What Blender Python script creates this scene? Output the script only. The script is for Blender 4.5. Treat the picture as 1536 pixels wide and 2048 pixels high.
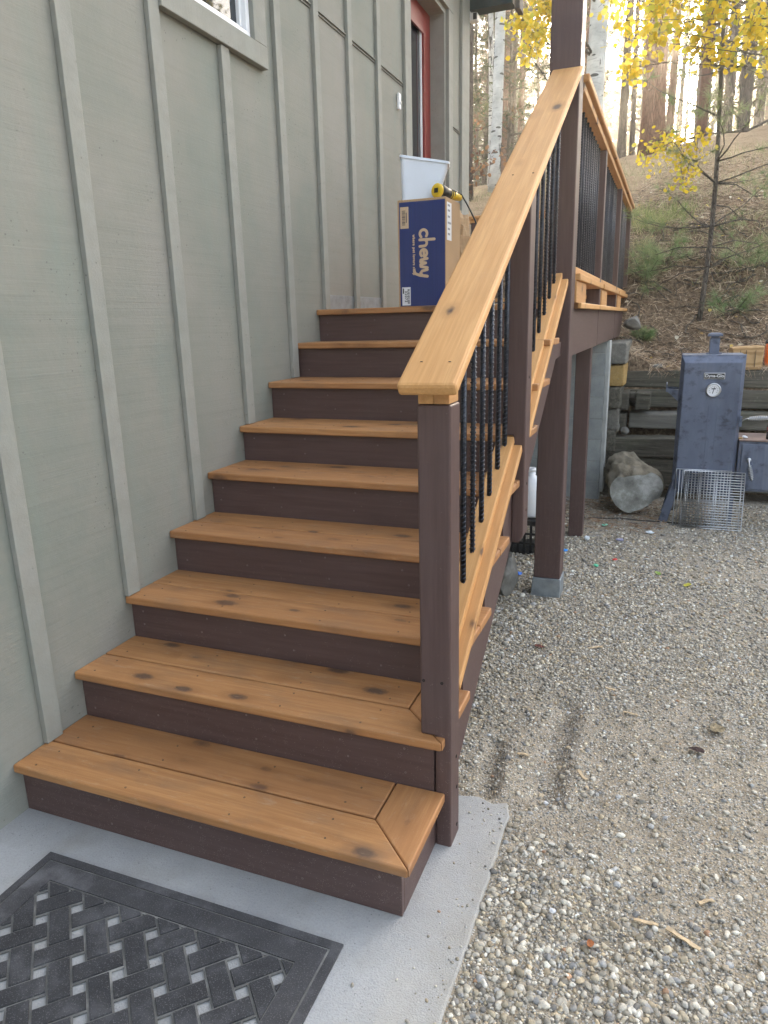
import bpy, bmesh, math, random
import numpy as np
from mathutils import Vector, Matrix, noise

for o in list(bpy.data.objects):
    bpy.data.objects.remove(o)
S = bpy.context.scene
COL = S.collection
PI = math.pi
rad = math.radians

# ------------------------------------------------------------------ camera
CAM = Vector((1.8351, -1.3902, 1.4999))
YAW, PITCH, ROLL, FPX = -0.3784, -0.2610, -0.0256, 1424.6
cd = bpy.data.cameras.new('camera')
cam = bpy.data.objects.new('camera', cd)
COL.objects.link(cam)
S.camera = cam
fwd = Vector((math.sin(YAW) * math.cos(PITCH), math.cos(YAW) * math.cos(PITCH), math.sin(PITCH)))
rt = Vector((math.cos(YAW), -math.sin(YAW), 0))
up = rt.cross(fwd)
r2 = rt * math.cos(ROLL) + up * math.sin(ROLL)
u2 = -rt * math.sin(ROLL) + up * math.cos(ROLL)
m3 = Matrix((r2, u2, -fwd)).transposed()
cam.matrix_world = Matrix.Translation(CAM) @ m3.to_4x4()
cd.sensor_fit = 'VERTICAL'
cd.sensor_height = 36.0
cd.sensor_width = 27.0
cd.lens = FPX / 2048 * 36.0
cd.clip_start = 0.05
cd.clip_end = 1500

# ------------------------------------------------------------------ world and sun
SUN_EL, SUN_AZ = rad(17.5), rad(1.0)
SUN_POWER, SKY_POWER, EXPOSURE = 3.2, 0.15, 3.15
w = bpy.data.worlds.new('World')
S.world = w
w.use_nodes = True
nt = w.node_tree
nt.nodes.clear()
out = nt.nodes.new('ShaderNodeOutputWorld')
bg = nt.nodes.new('ShaderNodeBackground')
sky = nt.nodes.new('ShaderNodeTexSky')
sky.sky_type = 'NISHITA'
sky.sun_disc = False
sky.sun_elevation = SUN_EL
sky.sun_rotation = SUN_AZ
sky.altitude = 600
sky.air_density = 1.0
sky.dust_density = 6.0
sky.ozone_density = 1.0
hs_ = nt.nodes.new('ShaderNodeHueSaturation')      # thin high cloud: a paler sky
hs_.inputs['Saturation'].default_value = 0.60
nt.links.new(sky.outputs[0], hs_.inputs['Color'])
nt.links.new(hs_.outputs[0], bg.inputs[0])
bg.inputs[1].default_value = SKY_POWER
nt.links.new(bg.outputs[0], out.inputs[0])
sd = bpy.data.lights.new('sun', 'SUN')
sd.energy = SUN_POWER
sd.angle = rad(0.6)
sd.color = (1.0, 0.86, 0.66)
sun = bpy.data.objects.new('sun', sd)
COL.objects.link(sun)
sun.rotation_euler = (-(PI / 2 - SUN_EL), 0, -SUN_AZ)
vs = S.view_settings
S.display_settings.display_device = 'sRGB'
vs.view_transform = 'Standard'
vs.look = 'None'
vs.exposure = EXPOSURE
vs.gamma = 1.0
S.cycles.max_bounces = 8
S.cycles.transparent_max_bounces = 8

# ------------------------------------------------------------------ node helpers
class NT:
    def __init__(s, name, rough=0.7, spec=0.4):
        s.m = bpy.data.materials.new(name)
        s.m.use_nodes = True
        s.t = s.m.node_tree
        s.t.nodes.clear()
        s.o = s.n('ShaderNodeOutputMaterial')
        s.b = s.n('ShaderNodeBsdfPrincipled')
        s.b.inputs['Roughness'].default_value = rough
        s.b.inputs['Specular IOR Level'].default_value = spec
        s.l(s.b.outputs[0], s.o.inputs[0])
    def n(s, t, **k):
        x = s.t.nodes.new(t)
        for a, b in k.items():
            setattr(x, a, b)
        return x
    def l(s, a, b):
        s.t.links.new(a, b)
    def put(s, sock, v):
        if hasattr(v, 'node'):
            s.l(v, sock)
        elif isinstance(v, (tuple, list)) and len(v) == 3 and sock.type == 'RGBA':
            sock.default_value = (*v, 1)
        else:
            sock.default_value = v
    def coords(s, kind='Object', scale=(1, 1, 1), rnd=True, rot=(0, 0, 0)):
        c = s.n('ShaderNodeTexCoord').outputs[kind]
        if rnd:
            oi = s.n('ShaderNodeObjectInfo')
            mm = s.n('ShaderNodeMath', operation='MULTIPLY')
            s.l(oi.outputs['Random'], mm.inputs[0])
            mm.inputs[1].default_value = 37.0
            v = s.n('ShaderNodeVectorMath', operation='ADD')
            s.l(c, v.inputs[0])
            s.l(mm.outputs[0], v.inputs[1])
            c = v.outputs[0]
        mp = s.n('ShaderNodeMapping')
        s.l(c, mp.inputs[0])
        mp.inputs['Scale'].default_value = scale
        mp.inputs['Rotation'].default_value = rot
        return mp.outputs[0]
    def noise(s, vec, scale=5, detail=4, rough=0.55, dist=0):
        x = s.n('ShaderNodeTexNoise')
        s.l(vec, x.inputs['Vector'])
        x.inputs['Scale'].default_value = scale
        x.inputs['Detail'].default_value = detail
        x.inputs['Roughness'].default_value = rough
        x.inputs['Distortion'].default_value = dist
        return x.outputs['Fac']
    def voro(s, vec, scale=5, feature='F1', rnd=1, out='Distance', dims='3D'):
        x = s.n('ShaderNodeTexVoronoi', feature=feature, voronoi_dimensions=dims)
        s.l(vec, x.inputs['Vector'])
        x.inputs['Scale'].default_value = scale
        x.inputs['Randomness'].default_value = rnd
        return x.outputs[out]
    def ramp(s, v, stops, interp='LINEAR'):
        x = s.n('ShaderNodeValToRGB')
        x.color_ramp.interpolation = interp
        e = x.color_ramp.elements
        while len(e) < len(stops):
            e.new(0.5)
        for a, (p, c) in zip(e, stops):
            a.position = p
            a.color = (*c, 1) if len(c) == 3 else c
        s.l(v, x.inputs[0])
        return x.outputs[0]
    def rng(s, v, a, b, c=0, d=1):
        x = s.n('ShaderNodeMapRange')
        s.l(v, x.inputs[0])
        for i, q in enumerate((a, b, c, d)):
            x.inputs[i + 1].default_value = q
        return x.outputs[0]
    def mix(s, f, a, b, mode='MIX'):
        x = s.n('ShaderNodeMix', data_type='RGBA', blend_type=mode)
        s.put(x.inputs[0], f)
        s.put(x.inputs[6], a)
        s.put(x.inputs[7], b)
        return x.outputs[2]
    def math(s, op, a, b=0.0):
        x = s.n('ShaderNodeMath', operation=op)
        s.put(x.inputs[0], a)
        s.put(x.inputs[1], b)
        return x.outputs[0]
    def col(s, v):
        s.put(s.b.inputs['Base Color'], v)
    def bump(s, h, st=0.3, d=0.002, prev=None):
        x = s.n('ShaderNodeBump')
        x.inputs['Strength'].default_value = st
        x.inputs['Distance'].default_value = d
        s.l(h, x.inputs['Height'])
        if prev is not None:
            s.l(prev, x.inputs['Normal'])
        s.l(x.outputs[0], s.b.inputs['Normal'])
        return x.outputs[0]

def flat(name, c, rough=0.6, metal=0.0, var=0.15, scale=12, bump=0.0):
    k = NT(name, rough)
    v = k.coords()
    n = k.noise(v, scale, 4)
    k.col(k.ramp(n, [(0.3, tuple(q * (1 - var) for q in c)), (0.7, tuple(min(1, q * (1 + var)) for q in c))]))
    k.b.inputs['Metallic'].default_value = metal
    if bump:
        k.bump(k.noise(v, scale * 6, 3), 0.4, bump)
    return k.m

# ---- stained cedar: grain along local X
def cedar(name, light, dark, knot=0.62, dirt=0.35):
    k = NT(name, 0.55, 0.35)
    base = k.coords()
    g1 = k.coords(scale=(1.3, 26, 26))
    n1 = k.noise(g1, 1.6, 5, 0.62, 0.8)
    g2 = k.coords(scale=(5, 160, 160))
    n2 = k.noise(g2, 1.0, 3, 0.6)
    c = k.ramp(n1, [(0.32, dark), (0.5, tuple((a + b) / 2 for a, b in zip(light, dark))), (0.66, light)])
    c = k.mix(k.rng(n2, 0.35, 0.7, 0.0, 0.35), c, tuple(q * 0.72 for q in dark))
    # knots with a dark core and a soft ring
    kv = k.coords(scale=(4.6, 9.5, 7.0))
    vx = k.n('ShaderNodeTexVoronoi', feature='F1', voronoi_dimensions='3D')
    k.l(kv, vx.inputs['Vector'])
    vx.inputs['Scale'].default_value = 1.0
    keep = k.n('ShaderNodeSeparateColor')
    k.l(vx.outputs['Color'], keep.inputs[0])
    on = k.math('GREATER_THAN', keep.outputs[0], knot)
    size = k.rng(keep.outputs[1], 0, 1, 0.9, 2.3)
    dn = k.math('DIVIDE', vx.outputs['Distance'], size)
    dn = k.math('ADD', dn, k.math('MULTIPLY', k.math('SUBTRACT', k.noise(base, 60, 2), 0.5), 0.06))
    halo = k.math('MULTIPLY', k.rng(dn, 0.07, 0.23, 0.6, 0.0), on)
    core = k.math('MULTIPLY', k.rng(dn, 0.06, 0.115, 1.0, 0.0), on)
    c = k.mix(halo, c, tuple(q * 0.62 for q in dark))
    c = k.mix(k.math('MULTIPLY', core, .92), c, (0.065, 0.045, 0.035))
    # worn grey and dirty patches
    ds = k.noise(k.coords(scale=(1, 2.2, 2.2)), 4.5, 5, 0.6)
    c = k.mix(k.rng(ds, 0.5, 0.78, 0.0, dirt), c, (0.16, 0.115, 0.08))
    sc = k.noise(k.coords(scale=(9, 30, 30)), 1.5, 5, .7)
    c = k.mix(k.math('MULTIPLY', k.rng(sc, .58, .74, 0, 1), dirt * .55), c, (0.50, 0.40, 0.28))
    sp = k.voro(base, 170)
    spk = k.math('MULTIPLY', k.math('LESS_THAN', sp, 0.10), k.math('GREATER_THAN', k.noise(base, 9, 2), 0.56))
    c = k.mix(k.math('MULTIPLY', spk, 0.5), c, (0.6, 0.55, 0.45))
    oi = k.n('ShaderNodeObjectInfo')
    c = k.mix(k.rng(oi.outputs['Random'], 0, 1, 0.0, 0.42), c, (0.27, 0.12, 0.05))
    k.col(c)
    k.b.inputs['Roughness'].default_value = 0.6
    b = k.bump(k.noise(g2, 1.0, 3), 0.25, 0.0008)
    k.bump(n1, 0.3, 0.0008, b)
    return k.m

RAILWOOD = cedar('stained_rail_wood', (0.66, 0.370, 0.145), (0.55, 0.285, 0.098), 0.50, 0.10)
TREADWOOD = cedar('stained_tread_wood', (0.50, 0.258, 0.102), (0.36, 0.165, 0.060), 0.0, 0.6)

def brown_paint():
    k = NT('brown_paint', 0.5, 0.35)
    g = k.coords(scale=(2, 40, 40))
    n = k.noise(g, 2.0, 4, 0.6)
    b = k.coords()
    c = k.ramp(n, [(0.3, (0.076, 0.045, 0.040)), (0.7, (0.104, 0.065, 0.058))])
    big = k.noise(b, 3.0, 3)
    c = k.mix(k.rng(big, 0.45, 0.75, 0, 0.35), c, (0.105, 0.075, 0.07))
    sp = k.voro(b, 260)
    zz = k.n('ShaderNodeSeparateXYZ')
    geo = k.n('ShaderNodeNewGeometry')
    k.l(geo.outputs['Position'], zz.inputs[0])
    low = k.rng(zz.outputs[2], 0.0, 0.7, 0.5, 0.68)
    spk = k.math('MULTIPLY', k.math('LESS_THAN', sp, 0.2), k.math('GREATER_THAN', k.noise(b, 45, 3), low))
    c = k.mix(k.math('MULTIPLY', spk, 0.7), c, (0.33, 0.29, 0.26))
    k.col(c)
    x = k.bump(k.noise(k.coords(scale=(3, 120, 120)), 1.5, 3), 0.35, 0.0009)
    k.bump(big, 0.3, 0.002, x)
    return k.m
BROWN = brown_paint()

def siding(name, vert=False):
    k = NT(name, 0.75, 0.25)
    b = k.coords(rnd=False)
    # local frame = world: saw marks run along y with a slight tilt
    saw = k.coords(rnd=False, scale=(30, 2.2, 150) if not vert else (90, 90, 5), rot=(rad(-6), 0, 0))
    s1 = k.noise(saw, 1.0, 4, 0.7)
    saw2 = k.coords(rnd=False, scale=(30, 0.9, 38), rot=(rad(-6), 0, 0))
    s2 = k.noise(saw2, 1.0, 5, 0.65, 0.4)
    tone = k.noise(b, 1.7, 5, 0.6)
    c = k.ramp(tone, [(0.3, (0.205, 0.220, 0.188)), (0.5, (0.243, 0.242, 0.206)), (0.7, (0.275, 0.262, 0.228))])
    st = k.noise(k.coords(rnd=False, scale=(3, 3, .35)), 2.3, 4)
    c = k.mix(k.rng(st, 0.52, 0.75, 0, 0.5), c, (0.215, 0.25, 0.215))
    c = k.mix(k.rng(s2, 0.5, 0.8, 0, 0.24), c, (0.15, 0.155, 0.13))
    z = k.n('ShaderNodeSeparateXYZ')
    k.l(b, z.inputs[0])
    lo = k.math('MULTIPLY', k.rng(z.outputs[2], 0.0, 0.5, 0.6, 0.0), k.noise(b, 14, 4))
    c = k.mix(lo, c, (0.36, 0.36, 0.33))
    sp = k.math('MULTIPLY', k.math('LESS_THAN', k.voro(b, 42), 0.12), k.math('GREATER_THAN', k.noise(b, 3.2, 2), 0.55))
    c = k.mix(k.math('MULTIPLY', sp, 0.6), c, (0.10, 0.10, 0.085))
    k.col(c)
    x = k.bump(s1, 0.50, 0.002)
    x = k.bump(s2, 0.25, 0.0035, x)
    x = k.bump(k.noise(b, 55, 4), .3, .002, x)
    return k.m
SIDING = siding('rough_sawn_siding')
BATTEN = siding('painted_batten', True)

def concrete():
    k = NT('concrete', 0.8, 0.3)
    b = k.coords(rnd=False)
    t = k.noise(b, 2.5, 5, 0.6)
    c = k.ramp(t, [(0.3, (0.32, 0.326, 0.33)), (0.7, (0.44, 0.443, 0.44))])
    c = k.mix(k.rng(k.noise(b, 160, 3), 0.45, 0.75, 0, 0.35), c, (0.22, 0.22, 0.215))
    pits = k.math('LESS_THAN', k.voro(b, 60), 0.11)
    pits = k.math('MULTIPLY', pits, k.math('GREATER_THAN', k.noise(b, 7, 2), 0.52))
    c = k.mix(k.math('MULTIPLY', pits, 0.6), c, (0.12, 0.12, 0.12))
    stain = k.noise(b, 5.5, 4)
    c = k.mix(k.rng(stain, 0.52, 0.72, 0, 0.5), c, (0.27, 0.262, 0.235))
    zz = k.n('ShaderNodeSeparateXYZ'); k.l(b, zz.inputs[0])
    edge = k.math('MULTIPLY', k.rng(zz.outputs[0], 1.22, 1.47, 0, 1.2), k.noise(b, 13, 5))
    c = k.mix(edge, c, (0.33, 0.31, 0.265))
    k.col(c)
    x = k.bump(k.noise(b, 230, 4), 0.8, 0.004)
    k.bump(k.noise(b, 45, 4), 0.5, 0.004, x)
    return k.m
CONCRETE = concrete()
REBAR = flat('dark_rebar_steel', (0.034, 0.039, 0.050), 0.30, 0.6, 0.3, 30)
GALV = flat('galvanised_steel', (0.33, 0.37, 0.40), 0.45, 0.7, 0.2, 20)
REDDOOR = flat('red_door_paint', (0.21, 0.032, 0.026), 0.4, 0, 0.08)
WHITE = flat('white_plastic', (0.78, 0.79, 0.80), 0.4, 0, 0.03)
BLACKP = flat('black_plastic', (0.02, 0.02, 0.02), 0.4)
YELLOWP = flat('yellow_plastic', (0.75, 0.5, 0.03), 0.4)
ORANGEP = flat('orange_plastic', (0.8, 0.17, 0.03), 0.45)
SCREW = flat('screw_steel', (0.10, 0.075, 0.055), 0.5, 0.4)
DARK = flat('dark_void', (0.012, 0.012, 0.012), 0.9)
def glassm():
    k = NT('window_glass', 0.03, 0.6)
    k.col((0.03, 0.035, 0.04))
    k.b.inputs['Metallic'].default_value = 0.15
    return k.m
GLASS = glassm()
def kraft(name, c):
    k = NT(name, 0.75, 0.25)
    b = k.coords()
    n = k.noise(k.coords(scale=(1, 1, 60)), 3, 3)
    k.col(k.ramp(n, [(0.3, tuple(q * 0.9 for q in c)), (0.7, tuple(q * 1.08 for q in c))]))
    k.bump(k.noise(b, 9, 3), 0.3, 0.004)
    return k.m
KRAFT = kraft('cardboard', (0.45, 0.30, 0.165))
NAVY = kraft('navy_print', (0.028, 0.045, 0.15))
KLOGO = kraft('kraft_lettering', (0.58, 0.43, 0.28))
PAPER = flat('label_paper', (0.72, 0.73, 0.74), 0.6, 0, 0.04)
INK = flat('label_ink', (0.04, 0.04, 0.05), 0.6)

# ------------------------------------------------------------------ object helpers
def link(o, parent=None):
    COL.objects.link(o)
    if parent is not None:
        o.parent = parent
        o.matrix_parent_inverse = Matrix.Identity(4)
    return o

def tag(o, label=None, cat=None, group=None, kind=None):
    if label: o['label'] = label
    if cat: o['category'] = cat
    if group: o['group'] = group
    if kind: o['kind'] = kind
    return o

def thing(name, label, cat, loc=(0, 0, 0), group=None):
    o = bpy.data.objects.new(name, None)
    o.empty_display_size = 0.1
    COL.objects.link(o)
    o.location = loc
    return tag(o, label, cat, group)

def wloc(o):
    v = Vector(o.location)
    while o.parent is not None:
        o = o.parent
        v = v + Vector(o.location)
    return v

def place(o, mw, parent=None):
    """link o so that it ends up at world matrix mw (parents are pure translations or rigid)"""
    COL.objects.link(o)
    if parent is not None:
        o.parent = parent
        pm = parent_world(parent)
        o.matrix_basis = pm.inverted() @ mw
    else:
        o.matrix_basis = mw
    return o

def parent_world(p):
    m = p.matrix_basis.copy()
    while p.parent is not None:
        p = p.parent
        m = p.matrix_basis @ m
    return m

def mesh_from_bm(name, bm, mats, smooth=False):
    me = bpy.data.meshes.new(name)
    bmesh.ops.recalc_face_normals(bm, faces=bm.faces)
    bm.to_mesh(me)
    bm.free()
    for q in (mats if isinstance(mats, (list, tuple)) else [mats]):
        me.materials.append(q)
    if smooth:
        me.polygons.foreach_set('use_smooth', [True] * len(me.polygons))
    return me

def obj_bm(name, bm, mats, parent=None, mw=None, smooth=False):
    me = mesh_from_bm(name, bm, mats, smooth)
    return place(bpy.data.objects.new(name, me), mw or Matrix.Identity(4), parent)

def bevel(bm, r, seg=2, edges=None):
    if r > 0:
        bmesh.ops.bevel(bm, geom=list(edges or bm.edges), offset=r, segments=seg, profile=0.5, affect='EDGES', clamp_overlap=True)

def bx(bm, a, b, mi=0, mat=None):
    """axis box a->b"""
    vs_ = [bm.verts.new((x, y, z)) for x in (a[0], b[0]) for y in (a[1], b[1]) for z in (a[2], b[2])]
    if mat is not None:
        for v in vs_:
            v.co = mat @ v.co
    fs = []
    for f in ((0, 1, 3, 2), (4, 6, 7, 5), (0, 4, 5, 1), (2, 3, 7, 6), (0, 2, 6, 4), (1, 5, 7, 3)):
        q = bm.faces.new([vs_[i] for i in f])
        q.material_index = mi
        fs.append(q)
    return vs_, fs

def box(name, a, b, mat, parent=None, bev=0.002, grain='x', rot=0.0):
    """box given by its world corners; local X follows the grain axis"""
    a, b = Vector(a), Vector(b)
    c = (a + b) / 2
    d = b - a
    if grain == 'x':
        M = Matrix.Identity(3); h = Vector((d.x, d.y, d.z)) / 2
    elif grain == 'y':
        M = Matrix(((0, -1, 0), (1, 0, 0), (0, 0, 1))); h = Vector((d.y, d.x, d.z)) / 2
    else:
        M = Matrix(((0, 0, -1), (0, 1, 0), (1, 0, 0))); h = Vector((d.z, d.y, d.x)) / 2
    bm = bmesh.new()
    bx(bm, -h, h)
    bevel(bm, bev)
    return obj_bm(name, bm, mat, parent, Matrix.Translation(c) @ Matrix.Rotation(rot, 4, 'Z') @ M.to_4x4())

def beam(name, p0, p1, wdt, thk, mat, parent=None, side=Vector((1, 0, 0)), bev=0.003):
    """bar from p0 to p1 (centre line), width along side, thickness across"""
    p0, p1 = Vector(p0), Vector(p1)
    X = (p1 - p0).normalized()
    Y = (side - X * side.dot(X)).normalized()
    Z = X.cross(Y)
    L = (p1 - p0).length
    bm = bmesh.new()
    bx(bm, (-L / 2, -wdt / 2, -thk / 2), (L / 2, wdt / 2, thk / 2))
    bevel(bm, bev)
    M = Matrix((X, Y, Z)).transposed().to_4x4()
    return obj_bm(name, bm, mat, parent, Matrix.Translation((p0 + p1) / 2) @ M)

def prism(name, pts, z0, z1, mat, parent=None, ang=0.0, bev=0.002, seg=2, origin=None):
    """world-space 2D polygon extruded in z; grain direction at angle ang"""
    c = Vector((sum(p[0] for p in pts) / len(pts), sum(p[1] for p in pts) / len(pts), z0)) if origin is None else Vector(origin)
    M = Matrix.Translation(c) @ Matrix.Rotation(ang, 4, 'Z')
    Mi = M.inverted()
    bm = bmesh.new()
    lo = [bm.verts.new(Mi @ Vector((p[0], p[1], z0))) for p in pts]
    hi = [bm.verts.new(Mi @ Vector((p[0], p[1], z1))) for p in pts]
    n = len(pts)
    bm.faces.new(lo[::-1]); bm.faces.new(hi)
    for i in range(n):
        bm.faces.new((lo[i], lo[(i + 1) % n], hi[(i + 1) % n], hi[i]))
    bmesh.ops.recalc_face_normals(bm, faces=bm.faces)
    bevel(bm, bev, seg)
    return obj_bm(name, bm, mat, parent, M)

def tube_bm(bm, pts, radii, n=8, cap=True, mi=0):
    rings = []
    pts = [Vector(p) for p in pts]
    ref = Vector((0.3, 0.1, 0.95)).normalized()
    for i, p in enumerate(pts):
        d = (pts[min(i + 1, len(pts) - 1)] - pts[max(i - 1, 0)]).normalized()
        a = d.cross(ref)
        if a.length < 1e-3:
            a = d.cross(Vector((1, 0, 0)))
        a.normalize()
        b = d.cross(a)
        r = radii[i] if isinstance(radii, (list, tuple)) else radii
        rings.append([bm.verts.new(p + (a * math.cos(2 * PI * k / n) + b * math.sin(2 * PI * k / n)) * r) for k in range(n)])
    for i in range(len(rings) - 1):
        for k in range(n):
            f = bm.faces.new((rings[i][k], rings[i][(k + 1) % n], rings[i + 1][(k + 1) % n], rings[i + 1][k]))
            f.smooth = True
            f.material_index = mi
    if cap:
        for r in (rings[0], rings[-1]):
            f = bm.faces.new(r)
            f.material_index = mi
    return rings

def lathe_bm(bm, prof, n=24, mat=None, mi=0, smooth=True):
    rings = []
    for r, z in prof:
        ring = []
        for k in range(n):
            v = Vector((r * math.cos(2 * PI * k / n), r * math.sin(2 * PI * k / n), z))
            ring.append(bm.verts.new(mat @ v if mat is not None else v))
        rings.append(ring)
    for i in range(len(rings) - 1):
        for k in range(n):
            f = bm.faces.new((rings[i][k], rings[i][(k + 1) % n], rings[i + 1][(k + 1) % n], rings[i + 1][k]))
            f.smooth = smooth
            f.material_index = mi
    for r in (rings[0], rings[-1]):
        f = bm.faces.new(r); f.material_index = mi

def np_mesh(name, V, F, mats, cols=None, smooth=False, midx=None):
    V = np.asarray(V, np.float32); F = np.asarray(F, np.int32)
    me = bpy.data.meshes.new(name)
    k = F.shape[1]
    me.vertices.add(len(V)); me.vertices.foreach_set('co', V.ravel())
    me.loops.add(F.size); me.loops.foreach_set('vertex_index', F.ravel())
    me.polygons.add(len(F)); me.polygons.foreach_set('loop_start', np.arange(0, F.size, k, dtype=np.int32))
    me.polygons.foreach_set('loop_total', np.full(len(F), k, np.int32))
    if smooth:
        me.polygons.foreach_set('use_smooth', np.ones(len(F), bool))
    for q in (mats if isinstance(mats, (list, tuple)) else [mats]):
        me.materials.append(q)
    if midx is not None:
        me.polygons.foreach_set('material_index', np.asarray(midx, np.int32))
    if cols is not None:
        a = me.color_attributes.new('tint', 'FLOAT_COLOR', 'POINT')
        c = np.ones((len(V), 4), np.float32); c[:, :3] = cols
        a.data.foreach_set('color', c.ravel())
    me.update(calc_edges=True)
    me.validate()
    return me

def text_bm(txt, size, extrude=0.0, bold=0.0, spacing=1.0):
    cu = bpy.data.curves.new('t', 'FONT')
    cu.body = txt
    cu.size = size
    cu.extrude = extrude
    cu.offset = bold
    cu.space_character = spacing
    cu.align_x = 'CENTER'
    cu.align_y = 'CENTER'
    o = bpy.data.objects.new('t', cu)
    COL.objects.link(o)
    dg = bpy.context.evaluated_depsgraph_get()
    dg.update()
    me = bpy.data.meshes.new_from_object(o.evaluated_get(dg))
    bm = bmesh.new()
    bm.from_mesh(me)
    bpy.data.objects.remove(o)
    bpy.data.meshes.remove(me)
    return bm

# ================================================================== HOUSE
house = thing('house', 'grey green board and batten house wall with a red door beside the stairs', 'house', (0, 0, 0))
WT = -0.16
def wall_bm():
    bm = bmesh.new()
    Y0, Y1, Z0, Z1 = -4.2, 5.44, -0.25, 4.35
    wy0, wy1, wz0, wz1 = 1.20, 1.745, 2.717, 3.75
    dy0, dy1, dz0, dz1 = 3.90, 4.83, 1.573, 3.87
    ys = sorted([Y0, wy0, wy1, dy0, dy1, Y1])
    for i in range(5):
        a, b = ys[i], ys[i + 1]
        if (a, b) == (wy0, wy1):
            bx(bm, (WT, a, Z0), (0, b, wz0)); bx(bm, (WT, a, wz1), (0, b, Z1))
        elif (a, b) == (dy0, dy1):
            bx(bm, (WT, a, Z0), (0, b, dz0)); bx(bm, (WT, a, dz1), (0, b, Z1))
        else:
            bx(bm, (WT, a, Z0), (0, b, Z1))
    return bm
obj_bm('wall', wall_bm(), SIDING, house)
# rear gable wall and inside darkness so nothing shows through
obj_bm('gable_wall', (lambda b: (bx(b, (-6, 5.30, -0.25), (WT, 5.44, 4.6)), b)[1])(bmesh.new()), SIDING, house)
zt = [0, .1808, .3601, .5299, .7031, .8854, 1.0483, 1.2258, 1.4022, 1.5728]
yt = [0, 0.0, .2889, .5732, .8618, 1.1522, 1.4309, 1.7164, 2.0195, 2.2878]
for y, z0, z1, wd in [(-0.78, .005, 4.3, .065), (-0.33, .005, 4.3, .065), (.125, zt[1] + .002, 4.3, .065), (.573, zt[3] + .002, 4.3, .065), (1.028, zt[4] + .002, 4.3, .062),
                      (1.485, zt[6] + .002, 2.624, .062), (1.956, zt[7] + .002, 4.3, .06), (2.375, zt[9] + .002, 4.3, .058), (2.81, zt[9] + .002, 4.3, .06),
                      (3.262, zt[9] + .002, 4.3, .06)]:
    box('batten', (0.0005, y, z0), (0.021, y + wd, z1), BATTEN, house, 0.002, 'z')
# door trim, corner board
box('door_trim', (0.0005, 3.775, zt[9] + .002), (0.024, 3.90, 3.87), BATTEN, house, 0.002, 'z')
box('door_trim', (0.0005, 4.83, zt[9] + .002), (0.024, 4.95, 3.87), BATTEN, house, 0.002, 'z')
box('door_trim', (0.0005, 3.775, 3.872), (0.026, 4.95, 3.99), BATTEN, house, 0.002, 'y')
box('corner_board', (0.0005, 5.225, zt[9] - .25), (0.026, 5.462, 4.2), BATTEN, house, 0.002, 'z')
for a, b in ((2.019, 2.375), (2.433, 2.81), (2.87, 3.262), (3.322, 3.775), (4.95, 5.225)):
    bm = bmesh.new()
    bx(bm, (0.0004, a + .003, 3.052), (0.007, b - .003, 3.056))
    bx(bm, (0.0004, a + .003, 3.068), (0.010, b - .003, 3.073), 1)
    obj_bm('seam_flashing', bm, [flat('seam_shadow_paint', (0.16, 0.16, 0.14)) if 'seam_shadow_paint' not in bpy.data.materials else bpy.data.materials['seam_shadow_paint'], BATTEN], house)
for a, b in ((2.52, 2.81), (2.87, 3.262)):
    box('base_flashing', (0.0006, a - .08, zt[9] + .002), (0.004, b, 1.655), GALV, house, 0.0008, 'y')
# window
win = place(bpy.data.objects.new('window', mesh_from_bm('window', (lambda b: (bx(b, (-.05, 1.20, 2.717), (.012, 1.745, 2.745)), bx(b, (-.05, 1.20, 3.72), (.012, 1.745, 3.75)),
        bx(b, (-.05, 1.20, 2.745), (.012, 1.23, 3.72)), bx(b, (-.05, 1.715, 2.745), (.012, 1.745, 3.72)),
        bx(b, (-.045, 1.23, 2.745), (-.008, 1.70, 2.762)), bx(b, (-.045, 1.698, 2.762), (-.008, 1.715, 3.72)), bevel(b, .002, 1), b)[-1])(bmesh.new()), WHITE)), Matrix.Identity(4), house)
box('pane', (-.030, 1.23, 2.76), (-.026, 1.70, 3.72), GLASS, win, 0)
box('blind', (-.10, 1.22, 2.74), (-.09, 1.42, 3.72), flat('window_blind_fabric', (.32, .30, .28)), win, 0)
box('window_trim', (.001, 1.09, 2.626), (.034, 1.853, 2.716), BATTEN, house, .003, 'y')
box('window_trim', (.001, 1.746, 2.717), (.033, 1.853, 3.86), BATTEN, house, .003, 'z')
box('window_trim', (.001, 1.09, 2.717), (.033, 1.199, 3.86), BATTEN, house, .003, 'z')
box('window_trim', (.001, 1.20, 3.751), (.032, 1.745, 3.86), BATTEN, house, .003, 'y')
# door: jamb, red leaf, glass
box('jamb', (-.159, 4.795, 1.58), (-.004, 4.829, 3.835), BATTEN, house, .002, 'z')
box('jamb', (-.159, 3.901, 1.58), (-.004, 3.93, 3.835), BATTEN, house, .002, 'z')
box('jamb', (-.159, 3.901, 3.836), (-.004, 4.829, 3.869), BATTEN, house, .002, 'y')
bm = bmesh.new()
D0, D1 = -.165, -.125
for a, b in (((D0, 3.931, 1.59), (D1, 4.06, 3.83)), ((D0, 4.64, 1.59), (D1, 4.794, 3.83)), ((D0, 4.06, 3.68), (D1, 4.64, 3.83)), ((D0, 4.06, 1.59), (D1, 4.64, 1.85))):
    bx(bm, a, b)
for a, b in (((D1 - .004, 4.600, 1.85), (D1 + .012, 4.640, 3.68)), ((D1 - .004, 4.06, 1.85), (D1 + .012, 4.09, 3.68)), ((D1 - .004, 4.09, 3.65), (D1 + .012, 4.600, 3.68))):
    bx(bm, a, b)
door = obj_bm('door', bm, REDDOOR, house)
box('door_glass', (-.15, 4.06, 1.85), (-.145, 4.64, 3.68), GLASS, door, 0)
box('glass_stop', (-.144, 4.575, 1.86), (-.130, 4.598, 3.67), WHITE, door, .002, 'z')
bm = bmesh.new()
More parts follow.
